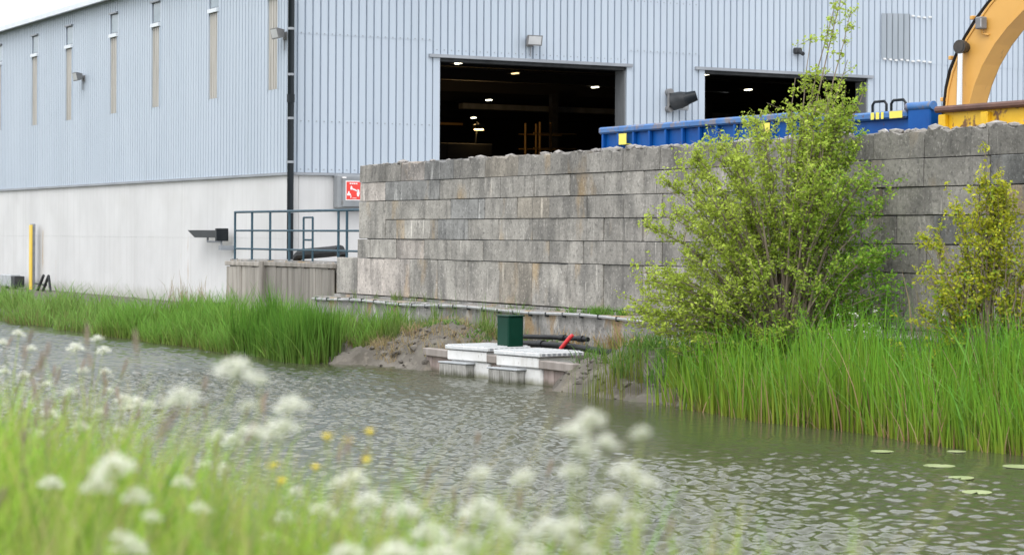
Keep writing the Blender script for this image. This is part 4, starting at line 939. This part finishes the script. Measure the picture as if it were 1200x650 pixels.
# ------------------------------------------------------------------ foreground meadow on the near bank
def near_field(k, xa, xb, ya, yb, h0, h1, wdt, c0, c1, lean, s=1.0, thr=-.4):
    P = np.stack([RNG.uniform(xa, xb, k), RNG.uniform(ya, yb, k), np.zeros(k)], 1); P = clump(P, s, thr)
    d = P[:, 0]*fw.x+P[:, 1]*fw.y; lat = P[:, 0]*rt.x+P[:, 1]*rt.y
    P = P[(d > 1.7) & (lat/d < .35) & (lat/d > -.40)]; n = len(P)
    P[:, 2] = [nearz(a, b) for a, b in P[:, :2]]
    H = RNG.uniform(h0, h1, n)
    return blades(P, H, RNG.normal(0, lean, (n, 2))*H[:, None]+np.array([.03, .05])*H[:, None], RNG.uniform(.6, 1.4, n)*wdt, RNG.uniform(0, .8, n), rcol(n, c0), rcol(n, c1, .25), seg=4)
parts = [near_field(13000, -11, -1.2, -1.2, 2.3, .30, .60, .010, (.10, .19, .03), (.16, .34, .04), .35, 2.2, .05), near_field(2600, -11, -1.2, -1.2, 2.3, .40, .66, .006, (.34, .27, .14), (.50, .42, .24), .35, 1.6, .0),
         near_field(34000, -11, -1.2, -1.2, 2.5, .36, .64, .0065, (.19, .29, .04), (.31, .47, .06), .30),
         near_field(12000, -11, -1.2, -1.2, 2.3, .44, .72, .004, (.26, .27, .08), (.46, .45, .17), .22),
         near_field(6000, -11, -1.2, .8, 3.6, .25, .5, .006, (.18, .29, .04), (.33, .48, .065), .25)]
setp(quads('meadow_grass', np.concatenate([p[0] for p in parts]), np.concatenate([p[1] for p in parts]), 'reed'), 'bright green meadow grass on the near bank', 'grass', kind='stuff')
# seed heads: fine stalk with a soft brown spike
sh = MB(); rs = random.Random(21); nh = 0
while nh < 120:
    x, y = rs.uniform(-10, -1.8), rs.uniform(.2, 2.7); d = x*fw.x+y*fw.y; lat = x*rt.x+y*rt.y
    if d < (2.4 if nh < 12 else 4.2) or abs(lat/d+.02) > .30: continue
    z0 = nearz(x, y); H = rs.uniform(.48, .68)-.10*max(0, y-1.9); lx, ly = rs.gauss(.03, .07), rs.gauss(.03, .07)
    p = [Vector((x, y, z0)), Vector((x+lx*.4, y+ly*.4, z0+H*.6)), Vector((x+lx, y+ly, z0+H))]
    sh.tube(p, [.0016, .0013, .001], 3, False)
    dr = (p[2]-p[1]).normalized(); L = rs.uniform(.03, .065)
    sh.tube([p[2], p[2]+dr*L*.3, p[2]+dr*L*.75, p[2]+dr*L], [.002, .0048, .0042, .001], 5); nh += 1
MT['seed'] = M('brown_seed_head', (.17, .135, .10), (.26, .20, .16), (9, 9, 9), .9)
setp(sh.build('seed_heads', 'seed'), 'brown grass seed heads above the meadow grass', 'grass', kind='stuff')
LAB = {0: 'cow parsley with the largest blurred white umbels, over the water at left', 1: 'cow parsley with two stacked white umbels right of the largest ones', 2: 'tall cow parsley at the left edge of the picture',
 3: 'thin cow parsley standing over the water right of the left-edge one', 4: 'cow parsley with small white umbels above the seed heads', 5: 'low cow parsley among the seed heads at left', 6: 'cow parsley with a pale umbel in front of the grass at left',
 7: 'lowest cow parsley at the bottom left of the grass', 8: 'tall pale cow parsley at bottom centre, over the water', 9: 'thin cow parsley with one round bud, rightmost of all', 10: 'very blurred cow parsley with a wide white umbel at bottom centre',
 11: 'blurred cow parsley low at the bottom edge, right of centre', 12: 'blurred cow parsley at the bottom left of centre', 13: 'cow parsley behind the buttercups', 14: 'cow parsley below the largest umbels', 15: 'cow parsley low in the grass under the buttercups',
 16: 'blurred cow parsley at the bottom edge beside the grass end', 17: 'scattered low cow parsley in the left grass'}
def umbel(c, dia, t, tilt):
    n1 = 13; A_ = [(0, 0)]+[(.55*math.cos(a), .55*math.sin(a)) for a in np.linspace(0, 6.28, 6)[:-1]]+[(math.cos(a+.3), math.sin(a+.3)) for a in np.linspace(0, 6.28, 9)[:-1]]
    c = Vector(c); r = dia/2; sub = []; st = MB(); foot = c-Vector((0, 0, r*.9))
    for a, b_ in A_:
        p = c+Vector((a*r, b_*r, -.62*r*(a*a+b_*b_)+random.uniform(-.1, .1)*r))+Vector((tilt[0]*a*r*.2, 0, tilt[1]*b_*r*.3)); sub.append(p); st.tube([foot, p], .0007, 3, False)
    P = np.repeat(np.array([tuple(p) for p in sub]), 30, 0)+RNG.normal(0, 1, (len(sub)*30, 3))*np.array([r*.17, r*.17, r*.13])
    V, C = disc_quads(P, dia*.036, (.88, .88, .80), .06, .8)
    o = quads('umbel', V, C, 'petal', t, t.location); st.build('rays', 'stalk', o)
    return foot
MT['stalk'] = M('green_stalk', (.20, .27, .07), (.28, .30, .10), (9, 9, 9), .7)
for i, us in enumerate(PLANTS):
    ux = [(*u[:3], u[3]*.88) for u in us]; bx = sum(u[0] for u in ux)/len(ux)+random.uniform(-.03, .03); by = sum(u[1] for u in ux)/len(ux)-.05
    z0 = nearz(bx, by); t = thing('cow_parsley', LAB[i], 'flower', (bx, by, z0), 'cow parsley on the near bank')
    zt = max(u[2] for u in ux); st = MB(); mx = Vector((bx, by, z0))
    topu = max(ux, key=lambda u: u[2]); main = [Vector((bx, by, z0-.02)), Vector((bx+(topu[0]-bx)*.25, by+(topu[1]-by)*.25, z0+(topu[2]-z0)*.5)), Vector((bx+(topu[0]-bx)*.6, by+(topu[1]-by)*.6, z0+(topu[2]-z0)*.8))]
    for u in ux:
        f = umbel(u[:3], u[3], t, (random.uniform(-1, 1), random.uniform(-1, 1)))
        if u is topu: st.tube(main+[f], [.0035, .003, .0025, .0015], 5, False)
        else:
            q = min(.95, max(.35, (u[2]-z0)/(zt-z0)-.25)); j = main[0].lerp(main[1], q*2) if q < .5 else main[1].lerp(main[2], (q-.5)*2)
            st.tube([j, j.lerp(f, .6)+Vector((0, 0, .01)), f], [.002, .0016, .0012], 4, False)
    st.build('stem', 'stalk', t)
    nl = 50; zz = RNG.uniform(.25, .62, nl)
    P = np.stack([bx+RNG.normal(0, .05, nl), by+RNG.normal(0, .05, nl), z0+(zt-z0)*zz], 1)
    V, C = disc_quads(P, .013, (.20, .33, .06), .2, 1.2); quads('leaves', V, C, 'leaf', t, t.location)
MT['butter'] = M('buttercup_yellow', (.90, .70, .02), rough=.4)
BL = ['leftmost of the three buttercups over the water', 'middle buttercup of the three over the water', 'rightmost large buttercup over the water', 'leftmost low buttercup at the grass edge', 'buttercup right of the pair at the grass edge', 'lowest buttercup in the grass edge', 'buttercup touching the leftmost low one', 'buttercup just below the rightmost large one']
for i, (x, y, z) in enumerate(BUTTERCUPS):
    zb = nearz(x, y); t = thing('buttercup', BL[i], 'flower', (x, y, zb), 'buttercups on the near bank')
    MB().tube([(x, y, zb), (x+.01, y+.01, zb+(z-zb)*.6), (x, y, z-.006)], .0013, 4, False).build('stem', 'stalk', t)
    for k in range(5):
        a = k*2*math.pi/5; c, s = math.cos(a), math.sin(a); r = .0095
        MB().prism([(x, y, z-.005), (x+r*(c*.8-s*.5), y+r*(s*.8+c*.5), z+.004), (x+r*c*1.15, y+r*s*1.15, z+.007), (x+r*(c*.8+s*.5), y+r*(s*.8-c*.5), z+.004)], (0, 0, .0012)).build('petal', 'butter', t)
